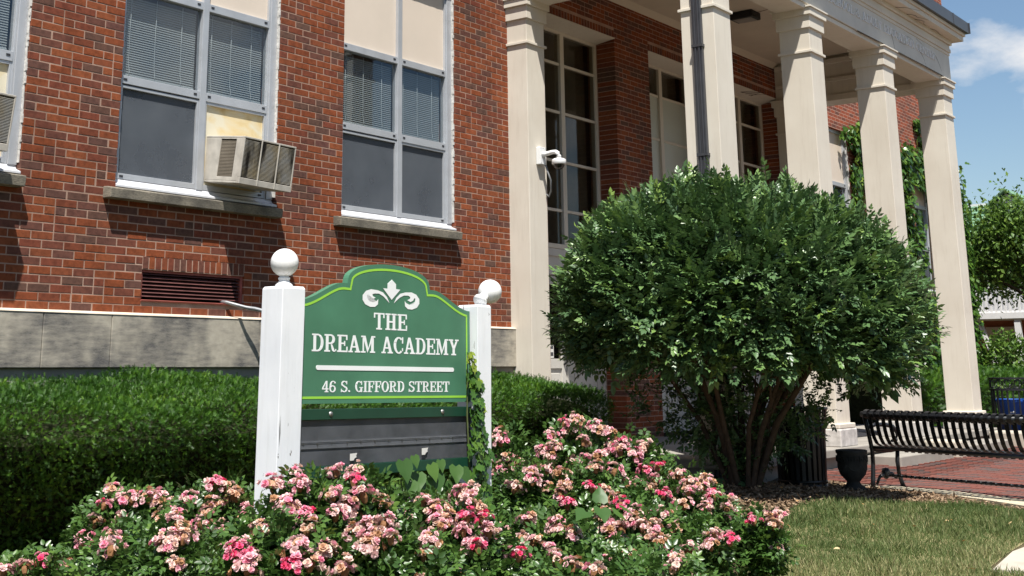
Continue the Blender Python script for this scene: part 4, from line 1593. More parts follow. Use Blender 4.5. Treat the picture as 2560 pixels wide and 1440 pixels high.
# ------------------------------------------------------------------ rose bushes
BUSH=[
 (3.74,5.53,-1.06,0.3,0.19,[(3.71,5.45,-0.88,1),(3.61,5.44,-0.9,0),(3.56,5.52,-0.91,0),(3.8,5.35,-0.91,0)]),
 (4.2,5.43,-0.94,0.32,0.35,[(4.13,5.51,-0.6,0),(4.1,5.36,-0.62,0),(4.11,5.31,-0.63,0),(4.02,5.41,-0.65,1),(4.18,5.3,-0.62,0),(4.24,5.29,-0.63,0),(4.3,5.24,-0.68,0),(4.19,5.18,-0.72,0),(3.9,5.41,-0.81,0),(3.91,5.35,-0.83,0)]),
 (4.35,4.97,-0.92,0.27,0.38,[(4.15,5,-0.67,0),(4.2,4.98,-0.61,0),(4.31,4.92,-0.55,1),(4.33,4.89,-0.56,0),(4.23,4.85,-0.63,0),(4.32,4.82,-0.6,0),(4.19,4.85,-0.67,0),(4.21,4.79,-0.73,1),(4.38,4.77,-0.67,0),(4.37,4.75,-0.7,0),(4.4,4.77,-0.68,0)]),
 (3.9,4.77,-0.98,0.44,0.3,[(3.91,4.73,-0.68,0),(4.01,4.69,-0.69,0),(3.6,4.78,-0.76,0),(3.69,4.9,-0.73,0),(3.77,4.58,-0.72,0),(3.72,4.58,-0.74,0),(3.7,4.47,-0.81,0),(3.83,4.58,-0.72,0)]),
 (3.98,4.0,-0.88,0.23,0.44,[(3.9,4.09,-0.48,0),(3.97,4.02,-0.44,0),(3.91,3.94,-0.48,0),(3.83,3.98,-0.55,0),(3.84,3.94,-0.55,0),(4.03,3.88,-0.52,0),(4,3.82,-0.6,0),(3.87,3.86,-0.59,1)]),
 (4.24,3.91,-0.88,0.2,0.44,[(4.17,3.99,-0.44,0),(4.23,3.93,-0.44,1),(4.17,3.88,-0.47,1),(4.11,3.87,-0.55,0),(4.16,3.82,-0.53,0),(4.11,3.85,-0.58,0)]),
 (4.7,3.8,-0.93,0.29,0.37,[(4.53,3.91,-0.66,0),(4.57,3.81,-0.6,0),(4.55,3.74,-0.62,0),(4.58,3.73,-0.61,0),(4.74,3.75,-0.57,0),(4.78,3.73,-0.55,0),(4.71,3.68,-0.59,0),(4.57,3.67,-0.65,0),(4.63,3.63,-0.64,1),(4.76,3.65,-0.63,0),(4.71,3.6,-0.66,1),(4.52,3.71,-0.66,0),(4.53,3.67,-0.68,0),(4.58,3.61,-0.7,0),(4.6,3.57,-0.75,1),(4.72,3.57,-0.71,0)]),
 (3.75,3.92,-0.94,0.27,0.36,[(3.55,3.92,-0.7,1),(3.54,3.86,-0.74,0),(3.82,3.81,-0.63,0),(3.56,3.92,-0.69,1),(3.54,3.84,-0.75,0),(3.69,3.74,-0.68,0),(3.82,3.72,-0.71,0),(3.67,3.71,-0.74,1),(3.73,3.69,-0.74,0)]),
 (4.15,3.69,-0.96,0.35,0.33,[(3.92,3.78,-0.72,0),(3.87,3.65,-0.77,0),(4.07,3.72,-0.64,0),(4.02,3.63,-0.66,0),(4.14,3.67,-0.63,0),(4.04,3.55,-0.67,0),(4.02,3.73,-0.66,0),(3.97,3.61,-0.69,0),(4.2,3.48,-0.7,0),(4.26,3.54,-0.68,0)]),
 (6.62,4.86,-0.85,0.2,0.47,[(6.45,4.96,-0.76,0),(6.57,4.88,-0.4,0),(6.52,4.84,-0.44,0),(6.5,4.76,-0.54,0),(6.47,4.78,-0.6,1),(6.53,4.73,-0.57,0)]),
 (6.97,4.56,-0.82,0.32,0.51,[(6.96,4.59,-0.31,0),(6.86,4.57,-0.34,1),(6.9,4.51,-0.33,0),(6.97,4.42,-0.36,0),(6.98,4.39,-0.38,0),(6.79,4.62,-0.41,0),(6.73,4.57,-0.48,0),(6.76,4.7,-0.51,0),(6.71,4.59,-0.54,0),(7.08,4.39,-0.4,0),(6.87,4.32,-0.52,0),(6.81,4.4,-0.45,0),(6.77,4.37,-0.55,0)]),
 (7.13,4.25,-0.87,0.29,0.44,[(7.04,4.25,-0.45,1),(7.07,4.13,-0.48,0),(6.98,4.13,-0.53,0),(7.04,4.34,-0.47,0),(6.97,4.25,-0.5,0),(6.97,4.08,-0.61,1),(7.06,4.04,-0.59,1),(6.93,4.09,-0.68,0)]),
 (6.33,4.46,-0.92,0.27,0.38,[(6.23,4.4,-0.58,0),(6.2,4.35,-0.63,0),(6.13,4.43,-0.67,0),(6.32,4.34,-0.58,0)]),
 (6.47,4.13,-0.92,0.34,0.37,[(6.35,4.26,-0.6,0),(6.21,4.19,-0.69,0),(6.24,4.17,-0.65,0),(6.41,4.07,-0.56,0),(6.51,4,-0.58,0),(6.27,4,-0.66,1),(6.17,4.11,-0.74,1),(6.32,3.89,-0.72,0),(6.28,3.92,-0.72,0)]),
 (6.97,3.86,-0.96,0.33,0.33,[(6.9,3.97,-0.66,0),(6.78,3.93,-0.7,0),(6.75,3.82,-0.72,1),(6.97,3.86,-0.63,0),(6.91,3.75,-0.66,0),(6.83,3.71,-0.7,0),(6.94,3.67,-0.69,0),(7.08,3.71,-0.66,0),(6.95,3.62,-0.73,1),(7.12,3.61,-0.77,0),(7.04,3.57,-0.81,0),(6.84,3.61,-0.79,0),(6.81,3.6,-0.83,0),(6.75,3.71,-0.77,1)]),
 (6.26,3.8,-1.0,0.44,0.27,[(6.21,3.79,-0.73,1),(6.04,3.8,-0.77,0),(6.13,3.66,-0.76,0),(6.24,3.57,-0.77,0),(6.04,3.62,-0.79,0),(6.04,3.57,-0.81,0),(5.94,3.71,-0.82,0),(5.97,3.65,-0.82,0),(5.92,3.63,-0.86,0),(5.88,3.66,-0.89,0),(6.03,3.51,-0.85,0),(6.04,3.47,-0.88,0),(6.11,3.53,-0.81,0),(6.02,3.45,-0.93,0),(6.09,3.4,-0.96,0),(6.23,3.37,-0.93,0),(6.18,3.38,-0.94,0)]),
 (5.63,3.94,-1.01,0.33,0.26,[(5.63,3.71,-0.82,0),(5.58,3.79,-0.78,0),(5.55,3.77,-0.8,0),(5.53,3.93,-0.76,0),(5.43,4.02,-0.81,0),(5.39,3.88,-0.83,0),(5.4,3.82,-0.85,0),(5.44,3.74,-0.87,0)]),
 (6.52,3.5,-1.04,0.25,0.22,[(6.44,3.35,-0.88,0),(6.37,3.35,-0.92,0),(6.51,3.3,-0.9,1)]),
 (5.59,3.54,-1.06,0.54,0.19,[(5.42,3.71,-0.89,0),(5.3,3.6,-0.9,0),(5.28,3.5,-0.91,0),(5.26,3.36,-0.92,0),(5.64,3.16,-0.92,0)]),
 (4.69,3.64,-1.0,0.32,0.27,[(4.58,3.53,-0.76,1),(4.75,3.43,-0.8,1)]),
 (6.93,3.32,-1.04,0.17,0.22,[(6.86,3.32,-0.84,1),(6.96,3.28,-0.83,0),(6.99,3.23,-0.82,0),(6.92,3.22,-0.86,0)]),
 (5.79,4.84,-0.95,0.27,0.34,[(5.56,4.83,-0.78,0),(5.6,4.75,-0.74,1),(5.69,4.7,-0.69,0)]),]

ROSES = [((0,), 'low rose clump at the bottom left corner by the hedge foot'),
         ((1, 2, 3), 'pink rose bush left of the left white post'),
         ((4, 7), 'rose bush in front of the left white post'),
         ((5, 8), 'rose bush under the letter case with bright pink heads on top'),
         ((6, 19), 'rose bush in front of the right white post'),
         ((9, 21), 'rose bush peeping out behind the right white post'),
         ((10, 11), 'tallest rose bush in front of the entrance door'),
         ((12, 13), 'rose bush between the right post and the tallest rose bush'),
         ((14,), 'rose bush in front of the dark shrub trunks'),
         ((15, 16, 18), 'wide rose bush at the bottom centre of the photo'),
         ((17, 20), 'sparse rose sprays leaning over the lawn edge')]


def compound_leaf():
    vs, fs = [], []
    for (x, y, a) in ((0, .55, 0), (-.10, .42, 1.0), (.10, .42, -1.0), (-.08, .18, 1.15), (.08, .18, -1.15)):
        n = len(vs)
        ca_, sa_ = math.cos(a), math.sin(a)
        for (lx, ly, lz) in LEAFO[0]:
            lx, ly = lx*.46, ly*.46
            vs.append((x+lx*ca_-ly*sa_, y+lx*sa_+ly*ca_, lz*.46-.10*(y+ly)**2))
        fs += [tuple(i+n for i in f) for f in LEAFO[1]]
    return vs, fs


CL = compound_leaf()


def bloom(m, tn, c, n_, s, tone):
    """a double rose: three rings of cupped petals"""
    n_ = Vector(n_).normalized()
    a = n_.orthogonal().normalized()
    b = n_.cross(a)
    for cnt, r0, r1, h0, h1, wd in ((6, .004, .021, .0, .006, .013), (5, .003, .015, .002, .013, .011), (4, .002, .008, .004, .015, .008)):
        ph = rnd.uniform(0, 6.28)
        for i in range(cnt):
            t = ph+6.283*i/cnt+rnd.uniform(-.2, .2)
            d = a*math.cos(t)+b*math.sin(t)
            e = n_.cross(d)
            k1 = rnd.uniform(.8, 1.2)
            hh = h1*rnd.uniform(.7, 1.3)
            v = [d*r0+n_*h0-e*wd*.3, d*r0+n_*h0+e*wd*.3, d*r1*.75*k1+n_*hh*.8+e*wd*.75, d*r1*k1+n_*hh+e*wd*.25, d*r1*k1+n_*hh-e*wd*.25, d*r1*.75*k1+n_*hh*.8-e*wd*.75]
            m.add([Vector(c)+q*s for q in v], [(0, 1, 2, 5), (5, 2, 3, 4)])
            tn += [min(max(tone+rnd.uniform(-.07, .07), 0), 1)]*6


def cluster_mesh(kind):
    m, tn = MB(), []
    m.lathe([(0, -.05), (.010, -.042), (.016, -.020), (.014, -.004), (0, .006)], (0, 0, 0), 7)
    tn += [1.0]*len(m.v)
    n = rnd.randint(14, 22)
    for i in range(n):
        th, ph = math.acos(1-rnd.random()*1.05), rnd.uniform(0, 6.28)
        d = Vector((math.sin(th)*math.cos(ph), math.sin(th)*math.sin(ph), math.cos(th)))
        R = rnd.uniform(.024, .054)
        if kind == 1:
            tone = rnd.choice((.03, .10, .18, .24, .3, .42, .55))
        elif kind == 2:
            tone = rnd.choice((.26, .36, .42, .5, .54, .60, .64, .70, .82))
        else:
            tone = rnd.choice((.40, .52, .60, .66, .72, .78, .84, .95))
        bloom(m, tn, d*R+Vector((0, 0, -.02)), d+Vector((0, 0, .3)), rnd.uniform(.56, .88), tone)
    me = make_mesh('flower_cluster', m.v, m.f, M['petal'], False, tn)
    return me


CLUST = {1: [cluster_mesh(1) for _ in range(4)], 2: [cluster_mesh(2) for _ in range(7)], 3: [cluster_mesh(3) for _ in range(6)]}


def ellipsoid_points(n, c, r, rz, lo=.55):
    d = unit(n)
    d[:, 2] = np.abs(d[:, 2])*np.where(rng.random(n) < .82, 1, -.5)
    rad = lo+(1.04-lo)*rng.random(n)**.55
    return np.array(c)+d*rad[:, None]*np.array([r, r, rz]), d


for members, label in ROSES:
    mounds = [BUSH[i][:3]+(BUSH[i][3]*(.6 if i in (17, 20) else 1),)+BUSH[i][4:] for i in members]
    bx, by = sum(b[0] for b in mounds)/len(mounds), sum(b[1] for b in mounds)/len(mounds)
    t = thing('rose_bush', label, 'rose bush', (bx, by, ground_z(bx, by)), 'rose bushes round the sign')
    PP, DD = [], []
    st = MB()
    for (cx, cy, cz, r, rz, fl) in mounds:
        n = int(700+5200*r*rz+3000*r*r)
        p, d = ellipsoid_points(n, (cx, cy, cz), r*.95, rz*.92)
        jit = 0.035*rng.normal(size=p.shape)
        p = p+jit
        keep = p[:, 2] > G0+.02
        # keep leaves out of the sign's posts and boards
        u = (p-np.array(SL))@np.array(SU)
        nn = (p-np.array(SL))@np.array(SN)
        keep &= ~((nn > -.02) & (nn < .17) & (((u > -.06) & (u < .17)) | ((u > 1.37) & (u < 1.54)) | ((u > .1) & (u < 1.42) & (p[:, 2] > -.53))))
        PP.append(p[keep])
        DD.append(d[keep])
        base = Vector((cx, cy, ground_z(cx, cy)))
        for (fx, fy, fz, kind) in fl:
            tip = Vector((fx, fy, fz))
            mid = base.lerp(tip, .55)+Vector((rnd.uniform(-.05, .05), rnd.uniform(-.05, .05), .08))
            st.tube([base+Vector((rnd.uniform(-.08, .08), rnd.uniform(-.08, .08), -.02)), mid, tip], [.006, .004, .0025], 5, False)
        for _ in range(9):
            a = rnd.uniform(0, 6.28)
            tip = Vector((cx+r*.8*math.cos(a), cy+r*.8*math.sin(a), cz+rz*rnd.uniform(.3, .9)))
            st.tube([base, base.lerp(tip, .5)+Vector((0, 0, .06)), tip], [.006, .004, .002], 5, False)
        for (fx, fy, fz, kind) in fl:
            kk = 1 if kind and rnd.random() < .8 else (2 if rnd.random() < .55 else 3)
            o = link('flower_cluster', rnd.choice(CLUST[kk]), t)
            k0 = 1-.055/math.sqrt(fx*fx+fy*fy+fz*fz)          # heads stand clear of the leaves, on the sunny street side
            o.location = (fx*k0, fy*k0, fz*k0+.015)
            o.rotation_euler = (rnd.uniform(-.5, .5), rnd.uniform(-.5, .5), rnd.uniform(0, 6.28))
            s = rnd.uniform(.88, 1.2)
            o.scale = (s, s, s*.9)
        for _ in range(int(2+7*r)):           # more heads on the sunny side
            a, b = rnd.uniform(3.0, 5.6), rnd.uniform(.15, 1.35)
            o = link('flower_cluster', rnd.choice(CLUST[rnd.choice((2, 2, 3, 3, 3))]), t)
            o.location = (cx+r*.97*math.cos(a)*math.cos(b), cy+r*.97*math.sin(a)*math.cos(b), cz+rz*.97*math.sin(b))
            o.rotation_euler = (rnd.uniform(-.4, .4), rnd.uniform(-.4, .4), rnd.uniform(0, 6))
            s = rnd.uniform(.6, 1.0)
            o.scale = (s, s, s)
        for _ in range(3):                     # heads turned away from the street
            a, b = rnd.uniform(.2, 1.6), rnd.uniform(.3, .9)
            o = link('flower_cluster', rnd.choice(CLUST[rnd.choice((2, 3))]), t)
            o.location = (cx+r*math.cos(a)*.9, cy+r*math.sin(a)*.9, cz+rz*b*.8)
            o.rotation_euler = (0, 0, rnd.uniform(0, 6))
    P = np.vstack(PP)
    D = np.vstack(DD)
    n = len(P)
    dirs = D+0.75*rng.normal(size=(n, 3))+np.array([0, 0, .1])
    ups = np.array([0, 0, 1.0])+0.5*rng.normal(size=(n, 3))+.5*D
    tone = np.clip(rng.beta(2, 2.6, n), 0, 1)
    me = scatter('foliage', CL[0], CL[1], P, dirs, ups, rng.uniform(.050, .082, n), tone, M['rose_leaf'])
    stuff(link('foliage', me, t))
    st.build('stem', M['rose_stem'], t)

# ------------------------------------------------------------------ yew hedge
NEEDLE = ([], [])
for i in range(6):
    y = .10+.14*i
    for s in (-1, 1):
        n = len(NEEDLE[0])
        NEEDLE[0].extend([(0, y, 0), (s*.34, y+.22, .06), (s*.03, y+.13, .0)])
        NEEDLE[1].append((n, n+1, n+2))
n = len(NEEDLE[0])
NEEDLE[0].extend([(-.02, 0, 0), (.02, 0, 0), (0, 1.05, 0)])
NEEDLE[1].append((n, n+1, n+2))


def hedge(name, label, prof, x0, x1, dens, size, end=True, core=M['bark']):
    """prof: front-to-back outline [(y,z)...] of the clipped cross section"""
    cx_ = (x0+x1)/2
    t = thing(name, label, 'hedge', (cx_, prof[0][0], prof[0][1]))
    P, D = [], []
    for i in range(len(prof)-1):
        (ya, za), (yb, zb) = prof[i], prof[i+1]
        L = math.hypot(yb-ya, zb-za)
        n = int(dens*L*(x1-x0))
        s = rng.random(n)
        p = np.stack([rng.uniform(x0, x1, n), ya+(yb-ya)*s, za+(zb-za)*s], 1)
        nv = np.array([0, -(zb-za)/L, (yb-ya)/L])
        P.append(p)
        D.append(np.tile(nv, (n, 1)))
    if end:
        ys = [p[0] for p in prof]
        zs = [p[1] for p in prof]
        n = int(dens*1.5*(max(zs)-min(zs))*(max(ys)-min(ys)))
        q = np.stack([np.full(n, x1), rng.uniform(min(ys)+.1, max(ys), n), rng.uniform(min(zs), max(zs)-.05, n)], 1)
        ok = np.array([inside(a[1], a[2], prof) for a in q])
        P.append(q[ok])
        D.append(np.tile(np.array([1.0, 0, 0]), (ok.sum(), 1)))
    P, D = np.vstack(P), np.vstack(D)
    n = len(P)
    und = .022*np.sin(P[:, 0]*3.1+P[:, 2]*5)+.018*np.sin(P[:, 0]*7.7+P[:, 1]*6+1)+.02*np.sin(P[:, 2]*13+P[:, 0]*2.3)
    P = P+D*(und+rng.normal(size=n)*.018-rng.random(n)**2*.08)[:, None]
    dirs = D*.9+.75*rng.normal(size=(n, 3))+np.array([0, 0, .45])
    ups = D+.6*rng.normal(size=(n, 3))
    tone = np.clip(rng.beta(2.0, 2.6, n)-.05+.18*np.sin(P[:, 0]*2.7+1)*np.sin(P[:, 1]*4+P[:, 2]*3), 0, 1)
    stuff(link('foliage', scatter('foliage', NEEDLE[0], NEEDLE[1], P, dirs, ups, size*rng.uniform(.7, 1.3, n), tone, M['yew']), t))
    # solid dark core added to block light, standing in for inner shade
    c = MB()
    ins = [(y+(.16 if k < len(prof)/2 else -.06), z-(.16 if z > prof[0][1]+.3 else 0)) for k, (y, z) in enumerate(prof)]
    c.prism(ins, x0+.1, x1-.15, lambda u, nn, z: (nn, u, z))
    c.build('shade_core', core, t)
    return t


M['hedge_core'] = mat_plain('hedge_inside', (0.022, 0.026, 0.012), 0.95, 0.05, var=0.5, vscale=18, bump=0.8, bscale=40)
hedge('hedge', 'clipped yew hedge under the school windows behind the sign', [(7.66, G0), (7.42, -.78), (7.20, -.40), (7.19, -.31), (7.32, -.225), (7.75, -.165), (8.25, -.10), (8.60, -.062), (8.66, -.15), (8.66, G0)], 2.6, 11.70, 3600, .038, True, M['hedge_core'])
hedge('hedge', 'low hedge beyond the portico columns on the right', [(7.35, G0), (7.25, -.3), (7.35, -.18), (7.9, -.12), (8.5, -.10), (8.6, G0)], 20.9, 29.2, 420, .10, True, M['hedge_core'])
hedge('hedge', 'far clipped hedge before the white house', [(4.9, G0), (4.85, -.2), (5.0, -.1), (9.6, -.1), (9.7, G0)], 33.5, 35.0, 260, .14, True, M['hedge_core'])

# ------------------------------------------------------------------ big round shrub
SC = Vector((10.80, 5.30))
sh = thing('round_shrub', 'big round topped green shrub with bare stems in front of the portico', 'shrub', (10.80, 5.30, ground_z(10.8, 5.3)))
vdir = Vector((SC.x, SC.y)).normalized()
side = Vector((vdir.y, -vdir.x))


def crown_r(a, b):
    return 1.0+.045*math.sin(3*a+1)+.035*math.sin(5*a+b*4)+.03*math.sin(9*a-3*b)


def crown_points(n, lo, hi):
    az = rng.uniform(0, 2*math.pi, n)
    sz = rng.uniform(-.52, 1.0, n)
    el = np.arcsin(np.clip(sz, -1, 1))
    rr = lo+(hi-lo)*rng.random(n)**.6
    bump = 1.0+.04*np.sin(3*az+1)+.035*np.sin(5*az+el*4)+.035*np.sin(9*az-3*el)+.03*np.sin(14*az+11*el)
    ce = np.cos(el)**.85
    hx = ce*np.cos(az)*rr*bump
    hy = ce*np.sin(az)*rr*bump
    # wide across the view, a bit flatter towards the porch; right side hangs lower
    X = SC.x+vdir.x*hy*1.22+side.x*(hx*1.53-.02)
    Y = SC.y+vdir.y*hy*1.22+side.y*(hx*1.53-.02)
    hz = np.where(sz > 0, np.sin(el)*1.10, np.sin(el)*0.95)*rr*bump
    Z = .47+hz-.09*hx
    nrm = np.stack([vdir.x*hy/1.36+side.x*hx/1.6, vdir.y*hy/1.36+side.y*hx/1.6, hz/1.6], 1)
    nrm /= np.linalg.norm(nrm, axis=1, keepdims=True)
    return np.stack([X, Y, Z], 1), nrm


def sprig_template(k):
    """a shoot with opposite pairs of leaves"""
    vs, fs = [], []
    r_ = random.Random(k)
    for i in range(4):
        y = .12+.24*i
        for s in (-1, 1):
            n = len(vs)
            a = s*(-.95+.16*i)+r_.uniform(-.25, .25)
            el = r_.uniform(-.35, .35)
            L = .40*(1-.10*i)*r_.uniform(.85, 1.15)
            ca_, sa_ = math.cos(a), math.sin(a)
            for (lx, ly, lz) in LEAF2[0]:
                lx, ly, lz = lx*L*1.05, ly*L, lz*L
                ly2 = ly*math.cos(el)-lz*math.sin(el)
                lz2 = ly*math.sin(el)+lz*math.cos(el)
                vs.append((lx*ca_-ly2*sa_, y+lx*sa_+ly2*ca_, lz2-.28*ly*ly-.05*y))
            fs += [tuple(q+n for q in f) for f in LEAF2[1]]
    n = len(vs)
    for (lx, ly, lz) in LEAF2[0]:
        vs.append((lx*.34, .95+ly*.34, lz*.3))
    fs += [tuple(q+n for q in f) for f in LEAF2[1]]
    return vs, fs


shrub_parts = []
for k, (n, lo, hi) in enumerate(((2500, .94, 1.03), (2500, .90, 1.03), (1700, .80, .99), (1700, .45, .84))):
    P, Nn = crown_points(n, lo, hi)
    tv, tf = sprig_template(k+3)
    dirs = Nn*1.0+.60*rng.normal(size=(n, 3))+np.array([0, 0, .15])
    ups = np.array([0, 0, 1.0])+.35*rng.normal(size=(n, 3))
    tone = np.clip(rng.beta(1.4, 1.7, n), 0, 1)
    me = scatter('foliage', tv, tf, P, dirs, ups, rng.uniform(.135, .20, n)*(1.7 if k == 3 else 1), tone, M['shrub'])  # last layer: oversized inner leaves added to block light through the crown
    stuff(link('foliage', me, sh))
P, Nn = crown_points(900, .97, 1.05)
face = (Nn@np.array([-vdir.x, -vdir.y, .25])) > .05
P, Nn = P[face][:280], Nn[face][:280]
LM = [leaf_mesh(LEAFO, M['shrub'], t, bend=.18) for t in (.1, .3, .5, .65, .8)]
for p, nv in zip(P, Nn):
    d = Vector(nv)+Vector((rnd.gauss(0, .5), rnd.gauss(0, .5), rnd.gauss(-.1, .4)))
    place_leaf(rnd.choice(LM), sh, p, d, (rnd.gauss(0, .3), rnd.gauss(0, .3), 1), rnd.uniform(.055, .085))
# shoots sticking out of the top
q = MB()
P2, N2 = crown_points(160, .98, 1.0)
up_ = N2[:, 2] > .3
P2, N2 = P2[up_][:60], N2[up_][:60]
tv, tf = sprig_template(21)
tips = P2+N2*.05+np.array([0, 0, .05])
stuff(link('shoot', scatter('shoot', tv, tf, tips, N2*.4+np.array([0, 0, 1.0])+.3*rng.normal(size=(len(P2), 3)), unit(len(P2)), rng.uniform(.13, .20, len(P2)), rng.uniform(.6, 1, len(P2)), M['shrub']), sh))
gz = ground_z(SC.x, SC.y)
for i in range(15):
    a = 2*math.pi*i/15+rnd.uniform(-.2, .2)
    reach = rnd.uniform(.55, 1.15)
    b0 = Vector((SC.x+.10*math.cos(a), SC.y+.10*math.sin(a), gz-.05))
    tip = Vector((SC.x+reach*math.cos(a), SC.y+reach*math.sin(a), rnd.uniform(.25, .75)))
    m1 = b0.lerp(tip, .3)+Vector((-.05*math.cos(a), -.05*math.sin(a), .12))+Vector((rnd.uniform(-.04, .04), rnd.uniform(-.04, .04), 0))
    m2 = b0.lerp(tip, .65)+Vector((rnd.uniform(-.05, .05), rnd.uniform(-.05, .05), .10))
    r0 = rnd.uniform(.022, .042)
    s_ = MB().tube([b0, m1, m2, tip], [r0, r0*.85, r0*.6, r0*.3], 8, False)
    for _ in range(3):
        k0 = rnd.uniform(.35, .8)
        p0 = b0.lerp(tip, k0)+Vector((0, 0, .11))
        p1 = p0+Vector((rnd.uniform(-.35, .35), rnd.uniform(-.35, .35), rnd.uniform(.2, .5)))
        s_.tube([m1.lerp(m2, k0) if k0 < .6 else m2, p0.lerp(p1, .4), p1], [r0*.45, r0*.35, r0*.15], 6, False)
    s_.build('stem', M['bark'], sh)
# leaves on the lower shoots
n = 1500
hs_, hb_ = np.clip(rng.normal(0, .5, n), -1.0, 1.15), rng.uniform(-.15, .75, n)
P = np.stack([SC.x+side.x*hs_+vdir.x*hb_, SC.y+side.y*hs_+vdir.y*hb_, np.zeros(n)], 1)
P[:, 2] = np.maximum(-1.0+np.abs(hs_)*.62, -.98)+rng.random(n)**1.3*1.25
tv, tf = sprig_template(31)
stuff(link('foliage', scatter('foliage', tv, tf, P, rng.normal(size=(n, 3))+np.array([0, 0, .2]), np.array([0, 0, 1.])+.4*rng.normal(size=(n, 3)), rng.uniform(.10, .18, n), rng.beta(2, 3, n), M['shrub']), sh))

# ------------------------------------------------------------------ park bench seen from behind
BA = Vector((-.34, -.94, 0)).normalized()
BP = Vector((-BA.y, BA.x, 0))
B0 = Vector((12.83, 4.93, G0+.012))
bench = thing('park_bench', 'black slatted metal bench with curled top rail beside the brick paving', 'bench', tuple(B0))


def bp(a, p, z):
    v = B0+BA*a+BP*p
    return (v.x, v.y, B0.z+z)


BL = 2.15
PROF = [(-.045, .685), (-.078, .705), (-.092, .735), (-.080, .762), (-.050, .772), (-.022, .758), (-.020, .720), (-.018, .66), (-.004, .58), (.020, .50), (.055, .445), (.11, .418), (.20, .410), (.32, .414), (.43, .416), (.475, .402), (.492, .37), (.482, .345)]


def slat_mesh():
    vs, fs = [], []
    hw, th = .0225, .005
    n = len(PROF)
    for i, (p, z) in enumerate(PROF):
        a, b = PROF[max(i-1, 0)], PROF[min(i+1, n-1)]
        d = Vector((b[0]-a[0], b[1]-a[1])).normalized()
        nv = Vector((-d.y, d.x))
        for s, t_ in ((-hw, 0), (hw, 0), (hw, th), (-hw, th)):
            v = BA*s+BP*(p+nv.x*t_)
            vs.append((v.x, v.y, z+nv.y*t_))
    for i in range(n-1):
        for j in range(4):
            fs.append((i*4+j, i*4+(j+1) % 4, (i+1)*4+(j+1) % 4, (i+1)*4+j))
    fs += [(0, 3, 2, 1), (4*n-4, 4*n-3, 4*n-2, 4*n-1)]
    return make_mesh('slat', vs, fs, M['black_metal'])


sm = slat_mesh()
for i in range(26):
    a = .075+i*.081
    v = B0+BA*a
    link('slat', sm, bench, (v.x, v.y, B0.z))
MB().tube([bp(0, -.052, .728), bp(BL, -.052, .728)], .027, 12).build('top_rail', M['black_metal'], bench)
MB().tube([bp(0, .455, .375), bp(BL, .455, .375)], .022, 10).build('seat_rail', M['black_metal'], bench)
MB().tube([bp(0, .04, .405), bp(BL, .04, .405)], .018, 10).build('seat_rail', M['black_metal'], bench)
sr = MB()
sr.tube([bp(0, .21, .135), bp(BL, .21, .135)], .013, 8)
for i in range(40):
    a = .05+i*.053
    sr.tube([bp(a, .21, .135), bp(a+.02, .21, .135)], .0155, 8)
sr.build('stretcher', M['black_metal'], bench)


def end_frame(a):
    m = MB()
    m.tube([bp(a, .0, -.01), bp(a, .010, .10), bp(a, .028, .25), bp(a, .030, .38), bp(a, -.005, .55), bp(a, -.055, .74)], [.026, .023, .021, .022, .021, .024], 8)
    m.build('leg', M['black_metal'], bench)
    m = MB()
    m.tube([bp(a, .46, -.01), bp(a, .44, .04), bp(a, .40, .14), bp(a, .39, .26), bp(a, .41, .40)], [.030, .022, .020, .021, .022], 8)
    m.build('leg', M['black_metal'], bench)
    m = MB()
    m.tube([bp(a, .06, .05), bp(a, .11, .12), bp(a, .20, .155), bp(a, .29, .145), bp(a, .36, .10)], [.013, .016, .024, .018, .013], 8)
    m.lathe([(.0, -.055), (.018, -.05), (.040, -.01), (.042, .02), (.03, .05), (.0, .058)], bp(a, .205, .150), 12)
    m.build('leg_brace', M['black_metal'], bench)
    m = MB()
    m.tube([bp(a, .0, .60), bp(a, .10, .625), bp(a, .25, .62), bp(a, .36, .60), bp(a, .42, .54), bp(a, .40, .47), bp(a, .33, .46)], [.018, .02, .022, .022, .021, .018, .014], 8)
    m.build('armrest', M['black_metal'], bench)
    MB().tube([bp(a, .03, .40), bp(a, .12, .372), bp(a, .30, .368), bp(a, .46, .385)], .020, 8).build('seat_bracket', M['black_metal'], bench)


end_frame(.03)
end_frame(BL-.03)


# ------------------------------------------------------------------ litter bin behind the shrub
def litter_bin(cx, cy, gz, r, h, label, nb):
    t = thing('litter_bin', label, 'litter bin', (cx, cy, gz))
    sl_ = MB()
    pr = [(r*.92, .05), (r*.92, .12), (r*.96, h*.6), (r*1.0, h*.80), (r*1.10, h)]
    for i, (rr, z) in enumerate(pr):
        for s, t_ in ((-.017, 0), (.017, 0), (.017, .006), (-.017, .006)):
            sl_.v.append((rr+t_, s, z))
    for i in range(len(pr)-1):
        for j in range(4):
            sl_.f.append((i*4+j, i*4+(j+1) % 4, (i+1)*4+(j+1) % 4, (i+1)*4+j))
    me = make_mesh('bar', sl_.v, sl_.f, M['black_metal'])
    for i in range(nb):
        o = link('bar', me, t, (cx, cy, gz))
        o.rotation_euler = (0, 0, 2*math.pi*i/nb)
    for z, k in ((.07, .92), (h*.78, 1.0), (h-.01, 1.10)):
        MB().lathe([(r*k-.012, z-.012), (r*k+.010, z-.012), (r*k+.010, z+.012), (r*k-.012, z+.012), (r*k-.012, z-.012)], (cx, cy, gz), 32).build('hoop', M['black_metal'], t)
    MB().lathe([(0, .04), (r*.80, .04), (r*.84, h*.9), (r*.80, h*.9), (r*.78, .06)], (cx, cy, gz), 28).build('liner', M['liner'], t)
    MB().lathe([(0, .0), (r*.96, .0), (r*.96, .045), (0, .045)], (cx, cy, gz), 28).build('base', M['black_metal'], t)
    return t


litter_bin(12.13, 5.33, ground_z(12.13, 5.33), .245, .76, 'black slatted litter bin standing behind the shrub stems', 26)

